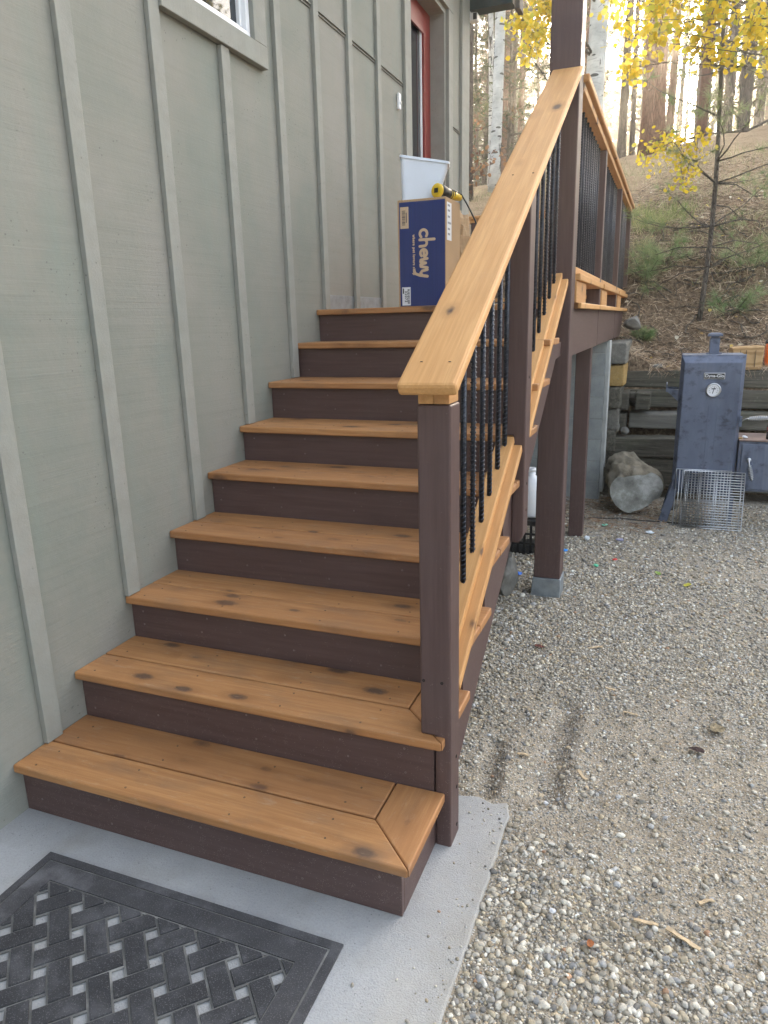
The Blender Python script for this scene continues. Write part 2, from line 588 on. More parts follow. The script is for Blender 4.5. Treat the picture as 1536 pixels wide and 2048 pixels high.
lathe_bm(bm, [(.02, 0), (.028, .01), (.03, .035), (.02, .05), (.002, .055)], 16, Matrix.Translation((D1, 3.99, 2.5)) @ Matrix.Rotation(PI / 2, 4, 'Y'))
obj_bm('door_knob', bm, GALV, door)
# roof edge over the far end of the wall
TEAL = flat('teal_fascia_paint', (0.02, 0.045, 0.05), 0.5)
SOFF = flat('soffit_wood', (0.10, 0.085, 0.07), 0.7)
obj_bm('roof_eave', (lambda b: (bx(b, (-2.5, -4.2, 4.352), (.46, 5.60, 4.42)), b)[-1])(bmesh.new()), SOFF, house)
obj_bm('gable_overhang', (lambda b: (bx(b, (-2.5, 5.464, 4.072), (.395, 5.60, 4.350)), b)[-1])(bmesh.new()), TEAL, house)
bm = bmesh.new()
bx(bm, (.397, 5.455, 4.02), (.440, 5.61, 4.350))
for v in bm.verts:
    if v.co.z < 4.1: v.co.x += .02
obj_bm('rafter_tail', bm, SOFF, house)

# CMU foundation wall under the far end of the deck
def cmu():
    k = NT('concrete_block', 0.9, 0.2)
    b = k.coords(rnd=False)
    c = k.ramp(k.noise(b, 8, 5), [(0.3, (0.26, 0.28, 0.28)), (0.7, (0.38, 0.40, 0.39))])
    k.col(k.mix(k.rng(k.noise(b, 90, 3), .5, .8, 0, .4), c, (0.17, 0.18, 0.18)))
    k.bump(k.noise(b, 120, 4), .6, .004)
    return k.m
CMU = cmu()
fw = thing('foundation_wall', 'blue grey concrete block foundation wall behind the thin rear deck post', 'foundation wall', (.6, 5.5, -.2))
bm = bmesh.new()
for j in range(8):
    z0 = -.22 + j * .2
    off = .2 if j % 2 else 0
    x = 1.30
    first = True
    while x > -.4:
        wv = (.19 if (first and j % 2) else .39)
        first = False
        bx(bm, (x - wv, 5.5, z0), (x, 5.69, min(z0 + .192, 1.29)))
        x -= wv + .008
bevel(bm, .003, 1)
obj_bm('block_course', bm, CMU, fw)
box('mortar', (-.39, 5.505, -.2), (1.296, 5.684, 1.28), flat('mortar', (.33, .34, .33), .9), fw, 0)
box('corner_strip', (1.302, 5.51, -.12), (1.335, 5.68, 1.285), flat('grey_sill_strip', (.42, .43, .41), .8), fw, .004, 'z')

# doorbell and security camera
db = thing('doorbell', 'small white doorbell button on the wall left of the red door', 'doorbell', (0.0005, 3.66, 2.93))
box('housing', (0.001, 3.645, 2.885), (.022, 3.68, 2.985), WHITE, db, .006, 'z')
bm = bmesh.new(); lathe_bm(bm, [(.011, 0), (.011, .003), (.004, .005)], 16, Matrix.Translation((.022, 3.662, 2.925)) @ Matrix.Rotation(PI / 2, 4, 'Y'))
obj_bm('button', bm, flat('button_grey', (.5, .52, .55), .3), db)
sc = thing('security_camera', 'small white security camera with a square black lens below the eave', 'security camera', (.03, 5.5, 4.03))
box('housing', (.012, 5.47, 3.992), (.088, 5.56, 4.058), WHITE, sc, .012, 'y')
box('lens_face', (.052, 5.464, 4.000), (.086, 5.472, 4.050), BLACKP, sc, .003, 'z')
bm = bmesh.new(); tube_bm(bm, [(.04, 5.53, 4.03), (.02, 5.50, 4.06), (.0, 5.463, 4.07)], .012, 10)
obj_bm('mount', bm, WHITE, sc)

# ================================================================== SLAB AND MAT
bm = bmesh.new()
_rs = random.Random(4)
pts = [(-.1, -3.6), (1.478, -3.6), (1.476, -1.3)] + [(1.473 + _rs.uniform(-.0018, .0018) + (-.004 if _rs.random() < .1 else 0), -1.2 + i * .045) for i in range(39)] + [(1.455, .575), (1.41, .555), (1.36, .575), (1.30, .56), (1.22, .58), (1.15, .60), (-.1, .6)]
lo = [bm.verts.new((x, y, -.14)) for x, y in pts]; hi = [bm.verts.new((x, y, 0)) for x, y in pts]
bm.faces.new(lo[::-1]); bm.faces.new(hi)
for i in range(len(pts)):
    j = (i + 1) % len(pts); bm.faces.new((lo[i], lo[j], hi[j], hi[i]))
bmesh.ops.recalc_face_normals(bm, faces=bm.faces)
bevel(bm, .006, 2, [e for e in bm.edges if all(v.co.z > -.01 for v in e.verts)])
tag(obj_bm('concrete_pavement', bm, CONCRETE), kind='structure')

def rubber(name, c):
    k = NT(name, 0.85, 0.2)
    b = k.coords()
    t = k.ramp(k.noise(b, 9, 6, .65), [(0.3, tuple(q * .7 for q in c)), (0.52, c), (0.72, tuple(q * 2.1 for q in c))])
    sp = k.math('GREATER_THAN', k.noise(b, 330, 2), 0.62)
    t = k.mix(k.math('MULTIPLY', sp, 0.55), t, (0.19, 0.19, 0.19))
    k.col(t)
    k.bump(k.noise(b, 500, 2), .6, .0015)
    return k.m
RUB = rubber('dusty_rubber', (0.050, 0.050, 0.053))
RUBB = rubber('dusty_rubber_border', (0.066, 0.065, 0.068))
GRT = rubber('dusty_rubber_groove', (0.15, 0.148, 0.138))
mat_t = thing('doormat', 'dark grey rubber doormat with a woven diagonal brick pattern on the concrete', 'doormat', (.71, -.42, 0))
MX0, MX1, MY1, MY0 = .234, 1.186, -.105, -.735
I0, I1, J1, J0 = MX0 + .087, MX1 - .087, MY1 - .094, MY0 + .094     # inner field
def frame(name, x0, x1, y0, y1, wd, z0, z1, m, bev=.0015):
    bm = bmesh.new()
    O = [(x0, y0), (x1, y0), (x1, y1), (x0, y1)]
    N = [(x0 + wd, y0 + wd), (x1 - wd, y0 + wd), (x1 - wd, y1 - wd), (x0 + wd, y1 - wd)]
    for i in range(4):
        j = (i + 1) % 4
        p = [O[i], O[j], N[j], N[i]]
        l_ = [bm.verts.new((a, b, z0)) for a, b in p]; h_ = [bm.verts.new((a, b, z1)) for a, b in p]
        bm.faces.new(h_)
        bm.faces.new((l_[0], l_[1], h_[1], h_[0])); bm.faces.new((l_[2], l_[3], h_[3], h_[2]))
    bmesh.ops.remove_doubles(bm, verts=bm.verts, dist=1e-5)
    bmesh.ops.recalc_face_normals(bm, faces=bm.faces)
    return obj_bm(name, bm, m, mat_t)
frame('edge_band', MX0, MX1, MY0, MY1, .024, .0015, .0085, RUBB)
frame('border_groove', MX0 + .024, MX1 - .024, MY0 + .024, MY1 - .024, .006, .0015, .0065, GRT)
frame('border_band', MX0 + .030, MX1 - .030, MY0 + .030, MY1 - .030, .058, .0015, .0105, RUBB)
frame('field_groove', I0 - .001, I1 + .001, J0 - .006, J1 + .006, .0065, .0015, .0075, GRT)
# woven field in a frame turned 45 degrees; holes show the concrete
A45 = .0866
HS = .0146     # half hole
GR = .0050
def clip(poly, x0, x1, y0, y1):
    def cut(P, f, g):
        R_ = []
        for i in range(len(P)):
            a, b = P[i], P[(i + 1) % len(P)]
            fa, fb = f(a), f(b)
            if fa >= 0: R_.append(a)
            if fa * fb < 0:
                t = fa / (fa - fb); R_.append((a[0] + (b[0] - a[0]) * t, a[1] + (b[1] - a[1]) * t))
        return R_
    for f in (lambda p: p[0] - x0, lambda p: x1 - p[0], lambda p: p[1] - y0, lambda p: y1 - p[1]):
        poly = cut(poly, f, None)
        if len(poly) < 3: return []
    return poly
brick = bmesh.new(); web = bmesh.new()
def addp(bm, poly, z0, z1, inset=0.0):
    poly = clip(poly, I0 + .004, I1 - .004, J0 - .001, J1 + .001)
    if len(poly) < 3: return
    l_ = [bm.verts.new((a, b, z0)) for a, b in poly]
    cx_ = sum(p[0] for p in poly) / len(poly); cy_ = sum(p[1] for p in poly) / len(poly)
    h_ = [bm.verts.new((a + (cx_ - a) * inset, b + (cy_ - b) * inset, z1)) for a, b in poly]
    bm.faces.new(h_)
    for i in range(len(poly)):
        j = (i + 1) % len(poly); bm.faces.new((l_[i], l_[j], h_[j], h_[i]))
C45 = math.cos(PI / 4)
O45 = (.345, -.243)
def rot45(p, q):
    return (O45[0] + (p - q) * C45, O45[1] + (p + q) * C45)
def rect(p0, p1, q0, q1):
    return [rot45(p0, q0), rot45(p1, q0), rot45(p1, q1), rot45(p0, q1)]
S2 = A45
for i in range(-14, 16):
    for j in range(-14, 16):
        p, q = i * S2, j * S2
        # groove web around the hole (a square ring split in four)
        e = HS
        # strips of web filling between holes, in both directions (thin base below the bricks)
        addp(web, rect(p + e, p + S2 - e, q - e, q + S2 - e), .0015, .0062)
        addp(web, rect(p - e, p + e, q + e, q + S2 - e), .0015, .0062)
        a = HS + GR * .5
        if (i + j) % 2 != 0:   # brick along p over the crossing
            addp(brick, rect(p - e + .001, p + S2 + e - .001, q + e + GR, q + S2 - e - GR), .006, .0105, .02)
        else:
            addp(brick, rect(p + e + GR, p + S2 - e - GR, q - e + .001, q + S2 + e - .001), .006, .0105, .02)
for b_ in (brick, web):
    bmesh.ops.recalc_face_normals(b_, faces=b_.faces)
obj_bm('woven_field', brick, RUB, mat_t)
obj_bm('field_web', web, GRT, mat_t)

# ================================================================== STAIRCASE
st = thing('staircase', 'cedar tread staircase with dark brown risers climbing along the house wall', 'staircase', (.66, 0, 0))
Wd, OV, TT = 1.3228, .030, .029
XS = 1.293
def screws(bm, spots, ax, r=.0036):
    for (a, b, c) in spots:
        if ax == 'z':
            M = Matrix.Translation((a, b, c))
        elif ax == 'y':
            M = Matrix.Translation((a, b, c)) @ Matrix.Rotation(PI / 2, 4, 'X')
        else:
            M = Matrix.Translation((a, b, c)) @ Matrix.Rotation(PI / 2, 4, 'Y')
        lathe_bm(bm, [(r, -.001), (r, .0006), (r * .55, .0004), (r * .5, -.0004)], 8, M, 0, False)
def add_screws(o, spots, ax='z', r=.0032, mat=None):
    """screw heads set into an existing board, as a second material of the same mesh (world positions)"""
    Mi = parent_world(o).inverted()
    bm = bmesh.new(); bm.from_mesh(o.data); old = set(bm.faces)
    n0 = set(bm.verts)
    screws(bm, spots, ax, r)
    for v in bm.verts:
        if v not in n0: v.co = Mi @ v.co
    for f in bm.faces:
        if f not in old: f.material_index = 1
    bm.to_mesh(o.data); bm.free()
    o.data.materials.append(mat or SCREW)
for k in range(1, 9):
    y0, y1 = yt[k], yt[k + 1] + OV - .001
    rq = random.Random(k * 7)
    spf = [(xx + rq.uniform(-.02, .02), y0 + dy + rq.uniform(-.006, .006), zt[k] + .0002) for xx in (.08, .42, .80, 1.08) for dy in (.030, .112)]
    spb = [(xx + rq.uniform(-.02, .02), y0 + dy + rq.uniform(-.006, .006), zt[k] + .0002) for xx in (.08, .42, .80, 1.08) for dy in (.185, .262)]
    z = zt[k]
    mid = y0 + (y1 - y0) * .49
    if k <= 2:
        w_ = .148
        fb_ = prism('front_board', [(0.001, y0), (Wd, y0), (Wd - w_, y0 + w_), (0.001, y0 + w_)], z - TT, z, TREADWOOD, st, 0, .006, 3)
        prism('return_board', [(Wd + .0006, y0 + .0012), (Wd + .0006, y1), (Wd - w_, y1), (Wd - w_, y0 + w_ + .0016)], z - TT, z, TREADWOOD, st, PI / 2, .005, 3)
        bb_ = prism('back_board', [(0.001, y0 + w_ + .005), (Wd - w_ - .004, y0 + w_ + .005), (Wd - w_ - .004, y1), (0.001, y1)], z - TT, z, TREADWOOD, st, 0, .004, 2)
    else:
        fb_ = prism('front_board', [(0.001, y0), (Wd, y0), (Wd, mid - .0015), (0.001, mid - .0015)], z - TT, z, TREADWOOD, st, 0, .006, 3)
        bb_ = prism('back_board', [(0.001, mid + .0015), (Wd, mid + .0015), (Wd, y1), (0.001, y1)], z - TT, z, TREADWOOD, st, 0, .004, 2)
    add_screws(fb_, spf); add_screws(bb_, spb)
random.seed(5)
def screws(bm, spots, ax, r=.0036):
    for (a, b, c) in spots:
        if ax == 'z':
            M = Matrix.Translation((a, b, c))
        elif ax == 'y':
            M = Matrix.Translation((a, b, c)) @ Matrix.Rotation(PI / 2, 4, 'X')
        else:
            M = Matrix.Translation((a, b, c)) @ Matrix.Rotation(PI / 2, 4, 'Y')
        lathe_bm(bm, [(r, -.001), (r, .0006), (r * .55, .0004), (r * .5, -.0004)], 8, M, 0, False)
for k in range(1, 10):
    y = yt[k] + OV
    x1 = XS if k == 1 else (XS - .003 if k == 2 else 1.2525)
    z0, z1 = (0.001 if k == 1 else zt[k - 1] - TT), zt[k] - TT - .0005
    bm = bmesh.new()
    C_r = Vector((.65, y + .0095, (z0 + z1) / 2))
    bx(bm, Vector((0.002, y, z0)) - C_r, Vector((x1, y + .019, z1)) - C_r); bevel(bm, .0015)
    sp = []
    for xx in (.06, .33, .68, 1.0, 1.22):
        for zz in (zt[k - 1] + .045, z1 - .035):
            if random.random() < .75:
                sp.append((xx + random.uniform(-.02, .02) - C_r.x, -.0095 - .0004, zz + random.uniform(-.012, .012) - C_r.z))
    old = set(bm.faces)
    screws(bm, sp, 'y')
    for f in bm.faces:
        if f not in old: f.material_index = 1
    if 'painted_screw' not in bpy.data.materials: flat('painted_screw', (.16, .13, .12), .4)
    obj_bm('riser', bm, [BROWN, bpy.data.materials['painted_screw']], st, Matrix.Translation(C_r))
# skirt / stringer with the saw tooth profile
def yz_prism(name, pts, x0, x1, mat, parent, bev=.002, seg=2, origin=None, grain='x'):
    cy_ = sum(p[0] for p in pts) / len(pts); cz_ = sum(p[1] for p in pts) / len(pts)
    bm = bmesh.new()
    a = [bm.verts.new((x0 - x0, p[0] - cy_, p[1] - cz_)) for p in pts]
    b = [bm.verts.new((x1 - x0, p[0] - cy_, p[1] - cz_)) for p in pts]
    bm.faces.new(a); bm.faces.new(b[::-1])
    for i in range(len(pts)):
        j = (i + 1) % len(pts); bm.faces.new((a[i], b[i], b[j], a[j]))
    bmesh.ops.recalc_face_normals(bm, faces=bm.faces)
    bevel(bm, bev, seg)
    return obj_bm(name, bm, mat, parent, Matrix.Translation((x0, cy_, cz_)))
prof = [(yt[1] + OV + .0195, 0.001)]
for k in range(1, 9):
    prof += [(yt[k] + OV + .0195, zt[k] - TT - .001), (yt[k + 1] + OV - .002 if k < 8 else 2.60, zt[k] - TT - .001)]
    if k < 8:
        prof[-1] = (yt[k + 1] + OV + .0195, zt[k] - TT - .001)
prof = [(yt[1] + OV + .0195, 0.001)]
for k in range(1, 9):
    prof.append((yt[k] + OV + .0195, zt[k] - TT - .001))
    prof.append(((yt[k + 1] + OV + .0195) if k < 8 else 2.600, zt[k] - TT - .001))
prof += [(2.600, 1.30), (2.42, 1.29), (.42, .02), (.40, -.03), (yt[1] + OV + .0195, -.03)]
yz_prism('stringer', prof, XS - .04, XS, BROWN, st, .0008, 1)
yz_prism('stringer', prof[1:-1], .01, .05, BROWN, st, .0008, 1)
box('skirt_side', (XS - .04, OV + .02, .001), (XS - .001, .318, zt[1] - TT - .001), BROWN, st, .001, 'y') if False else None

# newel: notched over the skirt
bm = bmesh.new()
NX0, NX1, NY0, NY1 = 1.2514, 1.3404, .3185, .4075
pp = [(NX0, zt[2] + .0005), (NX0, 1.296), (NX1, 1.296), (NX1, -.02), (XS + .0005, -.02), (XS + .0005, zt[2] + .0005)]
c0 = Vector((1.296, .363, .65))
fa = [bm.verts.new((p[1] - c0.z, -(NY0 - c0.y) * -1 if False else (NY0 - c0.y), -(p[0] - c0.x))) for p in pp]
fb = [bm.verts.new((p[1] - c0.z, (NY1 - c0.y), -(p[0] - c0.x))) for p in pp]
bm.faces.new(fa); bm.faces.new(fb[::-1])
for i in range(6):
    j = (i + 1) % 6; bm.faces.new((fa[i], fb[i], fb[j], fa[j]))
bmesh.ops.recalc_face_normals(bm, faces=bm.faces)
bevel(bm, .006, 3)
MZ = Matrix(((0, 0, -1), (0, 1, 0), (1, 0, 0))).to_4x4()
newel = obj_bm('newel_post', bm, BROWN, st, Matrix.Translation(c0) @ MZ)
add_screws(newel, [(NX1 + .0004, .375, .27), (NX1 + .0004, .380, .165), (NX1 + .0004, .381, .035)], 'x', .006, DARK)
add_screws(newel, [(1.262, NY0 - .0004, .53), (1.315, NY0 - .0004, .53)], 'y', .0045, DARK)
# middle post bolted on the outside of the skirt
mp = [(NX0, 1.06), (NX0, 1.925), (NX1, 1.925), (NX1, .655), (1.325, .625), (XS + .0005, .625), (XS + .0005, 1.06)]
c0 = Vector((1.296, 1.40, 1.2)); Y0_, Y1_ = 1.353, 1.452
bm = bmesh.new()
fa = [bm.verts.new((p[1] - c0.z, Y0_ - c0.y, -(p[0] - c0.x))) for p in mp]
fb = [bm.verts.new((p[1] - c0.z, Y1_ - c0.y, -(p[0] - c0.x))) for p in mp]
bm.faces.new(fa); bm.faces.new(fb[::-1])
for i in range(len(mp)):
    j = (i + 1) % len(mp); bm.faces.new((fa[i], fb[i], fb[j], fa[j]))
for v in fb[1:3]: v.co.x += .054
bmesh.ops.recalc_face_normals(bm, faces=bm.faces)
bevel(bm, .005, 2)
mpost = obj_bm('middle_post', bm, BROWN, st, Matrix.Translation(c0) @ MZ)
add_screws(mpost, [(NX1 + .0004, 1.41, .86), (NX1 + .0004, 1.41, .75), (NX1 + .0004, 1.40, 1.28)], 'x', .006, DARK)
# hand rail
HR0, HR1 = Vector((1.299, .252, 1.3375)), Vector((1.272, 2.628, 2.6705))
hr = beam('handrail', HR0, HR1, .150, .034, RAILWOOD, st, bev=.009)
dirh = (HR1 - HR0).normalized()
nrm = Vector((1, 0, 0)).cross(dirh).normalized()
def at_y(y, off=0.0, x=None):
    t = (y - HR0.y) / (HR1.y - HR0.y)
    p = HR0.lerp(HR1, t) + Vector((0, 0, off))
    if x is not None: p.x = x
    return p
beam('under_rail', at_y(.322, -.038, 1.275), at_y(2.60, -.038, 1.262), .043, .030, RAILWOOD, st, bev=.002)
beam('under_rail', at_y(.322, -.038, 1.3195), at_y(2.60, -.038, 1.3065), .043, .030, RAILWOOD, st, bev=.002)
_sp = []
for y in (.33, 1.40):
    for x in (1.262, 1.335):
        q = at_y(y, .0205, x); _sp.append((q.x, q.y, q.z))
add_screws(hr, _sp, 'z', .0035)
box('post_block', (1.2545, .3210, 1.2975), (1.2950, .4040, 1.347), RAILWOOD, st, .002, 'y')
box('post_block', (1.2960, .3215, 1.2975), (1.3365, .4040, 1.347), RAILWOOD, st, .002, 'y')
# sloping bottom rails
def zb1(y): return .860 + .570 * (y - 1.0)
def zb2(y): return 1.500 + .565 * (y - 2.2)
for y0, y1, zb, xa, xb in ((.4085, 1.3520, zb1, .004, 0), (1.4530, 2.6025, zb2, -.002, -.012)):
    beam('bottom_rail', (1.2705 + xa, y0, zb(y0) - .016), (1.2660 + xb, y1, zb(y1) - .016), .066, .030, RAILWOOD, st, bev=.004)
    beam('bottom_rail_base', (1.2850 + xa, y0, zb(y0) - .048), (1.2780 + xb, y1, zb(y1) - .048), .104, .032, RAILWOOD, st, bev=.004)
# rebar balusters
def rebar_mesh(L):
    bm = bmesh.new()
    R_ = .0079
    tube_bm(bm, [(0, 0, 0), (0, 0, L)], R_, 10)
    n = int(L / .0145)
    for i in range(n):
        z = .006 + i * .0145
        for s_ in (0, PI):
            prev = None
            for k in range(7):
                a = s_ + .25 + (PI - .5) * k / 6
                h = .0030 * math.sin(PI * k / 6) ** .5
                dz = (k / 6 - .5) * .009
                c_, s2 = math.cos(a), math.sin(a)
                q = [bm.verts.new(((R_ - .001) * c_, (R_ - .001) * s2, z + dz - .0028)), bm.verts.new(((R_ + h) * c_, (R_ + h) * s2, z + dz - .0010)),
                     bm.verts.new(((R_ + h) * c_, (R_ + h) * s2, z + dz + .0010)), bm.verts.new(((R_ - .001) * c_, (R_ - .001) * s2, z + dz + .0028))]
                if prev:
                    for m_ in range(3):
                        f = bm.faces.new((prev[m_], q[m_], q[m_ + 1], prev[m_ + 1])); f.smooth = True
                prev = q
    for s_ in (0, PI):
        bx(bm, (R_ - .001 if s_ == 0 else -R_ - .0015, -.0012, 0), (R_ + .0015 if s_ == 0 else -R_ + .001, .0012, L))
    return mesh_from_bm('rebar_baluster', bm, REBAR)
RB = rebar_mesh(.80)
RB2 = rebar_mesh(.86)
random.seed(3)
def bars(parent, ys_, zf, me, x=1.296, zs=1.0):
    for y in ys_:
        o = bpy.data.objects.new('rebar_baluster', me)
        place(o, Matrix.Translation((x, y, zf(y))) @ Matrix.Rotation(random.uniform(0, 6.28), 4, 'Z') @ Matrix.Scale(zs, 4, (0, 0, 1)), parent)
bars(st, [.587, .700, .815, .937, 1.055, 1.180, 1.300], lambda y: zb1(y) - .012, RB, x=1.271, zs=1.075)
bars(st, [1.54, 1.675, 1.81, 1.945, 2.083, 2.225, 2.365, 2.50], lambda y: zb2(y) - .012, RB, x=1.258, zs=1.12)

# ================================================================== DECK
dk = thing('deck', 'raised deck with dark brown posts and black rebar railing beside the trees', 'deck', (.66, 5, 0))
GZ = lambda y: -.012 - .036 * max(0, y - .45)
# deck boards run along x; the front board is the top nosing
prism('deck_board', [(0.001, yt[9]), (1.185, yt[9]), (1.185, yt[9] + .14), (0.001, yt[9] + .14)], zt[9] - TT, zt[9], TREADWOOD, dk, 0, .005, 3)
y = yt[9] + .145
while y < 7.45:
    prism('deck_board', [(-.0 if y > 5.3 else .001, y), (1.352 if y > 2.77 else 1.183, y), (1.352 if y > 2.77 else 1.183, y + .14), (-.0 if y > 5.3 else .001, y + .14)], zt[9] - TT, zt[9], TREADWOOD, dk, 0, .003, 1)
    y += .145
prism('edge_trim', [(1.353, 2.752), (1.372, 2.752), (1.372, 7.52), (1.353, 7.52)], zt[9] - TT, zt[9] + .001, RAILWOOD, dk, PI / 2, .004, 2)
fz0 = 1.292
box('fascia', (1.295, 2.752, fz0), (1.333, 4.188, zt[9] - TT - .001), BROWN, dk, .002, 'y')
box('fascia', (1.295, 4.282, fz0), (1.333, 5.868, zt[9] - TT - .001), BROWN, dk, .002, 'y')
box('fascia', (1.295, 5.962, fz0), (1.333, 7.42, zt[9] - TT - .001), BROWN, dk, .002, 'y')
box('beam', (.002, 2.45, fz0 - .03), (1.183, 2.49, zt[9] - TT - .001), BROWN, dk, .002, 'x')
for y in (3.1, 3.6, 4.6, 5.1, 5.3):
    box('joist', (.002, y, fz0 + .02), (1.294, y + .038, zt[9] - TT - .001), BROWN, dk, .001, 'x')
main = box('main_post', (1.185, 2.603, GZ(2.6) + .115), (1.335, 2.750, 4.35), BROWN, dk, .006, 'z')
# galvanised post base
bm = bmesh.new()
bx(bm, (1.180, 2.597, GZ(2.6) - .03), (1.340, 2.756, GZ(2.6) + .114))
for v in bm.verts:
    if v.co.z < 0 and v.co.x < 1.2: v.co.x -= .012
bevel(bm, .003, 1)
obj_bm('post_base', bm, GALV, dk)
box('footing', (1.12, 2.52, GZ(2.6) - .1), (1.42, 2.83, GZ(2.6) - .006), CONCRETE, dk, .01, 'x')
box('rear_post', (1.205, 4.05, GZ(4.05) - .02), (1.310, 4.155, fz0 - .001), BROWN, dk, .005, 'z')
for y in (4.19, 5.87, 7.422):
    box('rail_post', (1.246, y, fz0 + .001), (1.336, y + .09, 2.605), BROWN, dk, .005, 'z')
box('rail_cap', (1.214, 2.7505, 2.646), (1.364, 7.62, 2.684), RAILWOOD, dk, .008, 'y')
box('under_rail', (1.240, 2.7505, 2.608), (1.340, 7.56, 2.645), RAILWOOD, dk, .004, 'y')
bays = [(2.751, 4.189), (4.281, 5.869), (5.961, 7.421)]
for a, b in bays:
    box('bottom_rail', (1.246, a, 1.727), (1.334, b, 1.762), RAILWOOD, dk, .005, 'y')
    box('bottom_rail_base', (1.236, a + .001, 1.690), (1.362, b - .001, 1.726), RAILWOOD, dk, .005, 'y')
    box('spacer_block', (1.255, a + .001, zt[9] + .002), (1.345, a + .46, 1.689), RAILWOOD, dk, .004, 'y')
    n = int(round((b - a) / .122))
    bars(dk, [a + (b - a) * (i + .5) / n for i in range(n)], lambda y: 1.755, RB2, x=1.290)
# far railing across the end of the deck
box('rail_cap', (-2.2, 7.44, 2.646), (1.213, 7.58, 2.684), RAILWOOD, dk, .008, 'x')
box('under_rail', (-2.2, 7.46, 2.608), (1.239, 7.55, 2.645), RAILWOOD, dk, .004, 'x')
box('bottom_rail', (-2.2, 7.465, 1.70), (1.239, 7.55, 1.735), RAILWOOD, dk, .004, 'x')
for x in (-.42, -2.2):
    box('rail_post', (x - .045, 7.46, 1.3), (x + .045, 7.55, 2.607), BROWN, dk, .005, 'z')
for i in range(26):
    o = bpy.data.objects.new('rebar_baluster', RB2)
    place(o, Matrix.Translation((1.15 - i * .125, 7.505, 1.75)), dk)
for i in range(9):
    y_ = 5.46 + i * .225
    if y_ < 7.35:
        prism('deck_board', [(-2.2, y_), (-.002, y_), (-.002, y_ + .14), (-2.2, y_ + .14)], zt[9] - TT, zt[9], TREADWOOD, dk, 0, .003, 1)

# ================================================================== GROUND
def lerp_tab(tab, y):
    xs = np.array([t[0] for t in tab]); zs = np.array([t[1] for t in tab])
    return np.interp(y, xs, zs)
rng_ = np.random.default_rng(11)
def vnoise(x, y, seed=0, octs=4, base=1.0, gain=.5):
    """fast value noise on arrays"""
    x = np.asarray(x, float) * base; y = np.asarray(y, float) * base
    tot = np.zeros(np.broadcast(x, y).shape); amp = 1.0; norm = 0
    for o in range(octs):
        r = np.random.default_rng(seed * 17 + o); T = r.random((256, 256))
        xi = np.floor(x).astype(int); yi = np.floor(y).astype(int)
        fx = x - xi; fy = y - yi
        fx = fx * fx * (3 - 2 * fx); fy = fy * fy * (3 - 2 * fy)
        a = T[xi & 255, yi & 255]; b = T[(xi + 1) & 255, yi & 255]
        c = T[xi & 255, (yi + 1) & 255]; d = T[(xi + 1) & 255, (yi + 1) & 255]
        tot = tot + amp * ((a * (1 - fx) + b * fx) * (1 - fy) + (c * (1 - fx) + d * fx) * fy - .5)
        norm += amp; amp *= gain; x = x * 2.03 + 7.1; y = y * 2.03 + 3.7
    return tot / norm
def seg_d(x, y, a, b):
    ax, ay = a; bx_, by = b
    dx, dy = bx_ - ax, by - ay
    t = np.clip(((x - ax) * dx + (y - ay) * dy) / (dx * dx + dy * dy), 0, 1)
    return np.hypot(x - ax - t * dx, y - ay - t * dy), t
def ground_z(x, y):
    z = -.012 - .036 * np.maximum(0, y - .45)
    z = np.where(y > 8, -.012 - .036 * 7.55, z)
    z = z + .022 * vnoise(x, y, 1, 3, 1.6) + .012 * vnoise(x, y, 2, 3, 9.0)
    # two scraped ruts beside the stairs
    for a, b, w_, d_ in (((1.55, .66), (1.545, 1.30), .052, .024), ((1.375, .62), (1.335, .94), .034, .018)):
        d, t = seg_d(x, y, a, b)
        z = z - d_ * np.exp(-(d / w_) ** 2.6)
        dr, _ = seg_d(x, y, (a[0] + w_ * 1.6, a[1]), (b[0] + w_ * 1.6, b[1]))
        z = z + .011 * np.exp(-(dr / .035) ** 2)
    return z
def grid_mesh(name, xs, ys, zf, mat):
    X, Y = np.meshgrid(xs, ys, indexing='ij')
    Z = zf(X, Y)
    V = np.stack([X, Y, Z], -1).reshape(-1, 3)
    nx, ny = len(xs), len(ys)
    i, j = np.meshgrid(np.arange(nx - 1), np.arange(ny - 1), indexing='ij')
    a = (i * ny + j).ravel()
    F = np.stack([a, a + ny, a + ny + 1, a + 1], -1)
    return np_mesh(name, V, F, mat, smooth=True)
def gravel_ground():
    k = NT('gravel_ground', 0.95, 0.15)
    b = k.coords(rnd=False)
    big = k.noise(b, 1.3, 4)
    soil = k.ramp(k.noise(b, 14, 5), [(0.3, (0.24, 0.198, 0.140)), (0.7, (0.43, 0.37, 0.28))])
    v1 = k.voro(b, 120, out='Color'); d1 = k.voro(b, 120)
    hs = k.n('ShaderNodeSeparateColor'); k.l(v1, hs.inputs[0])
    peb = k.ramp(hs.outputs[0], [(0.0, (0.15, 0.14, 0.12)), (0.3, (0.27, 0.25, 0.21)), (0.6, (0.38, 0.36, 0.32)), (1.0, (0.58, 0.56, 0.51))])
    isp = k.math('MULTIPLY', k.math('LESS_THAN', d1, .48), k.math('GREATER_THAN', k.math('ADD', hs.outputs[1], k.math('MULTIPLY', k.noise(b, 2.1, 4), .9)), .72))
    c = k.mix(isp, soil, peb)
    v2 = k.n('ShaderNodeSeparateColor'); k.l(k.voro(b, 330, out='Color'), v2.inputs[0])
    c = k.mix(k.math('MULTIPLY', k.math('GREATER_THAN', v2.outputs[0], .6), .6), c, k.ramp(v2.outputs[1], [(0, (0.09, 0.08, 0.06)), (1, (0.36, 0.33, 0.28))]))
    k.col(c)
    inv = k.rng(d1, 0, .6, 1, 0)
    x = k.bump(inv, .7, .006)
    k.bump(k.noise(b, 260, 3), .7, .004, x)
    return k.m
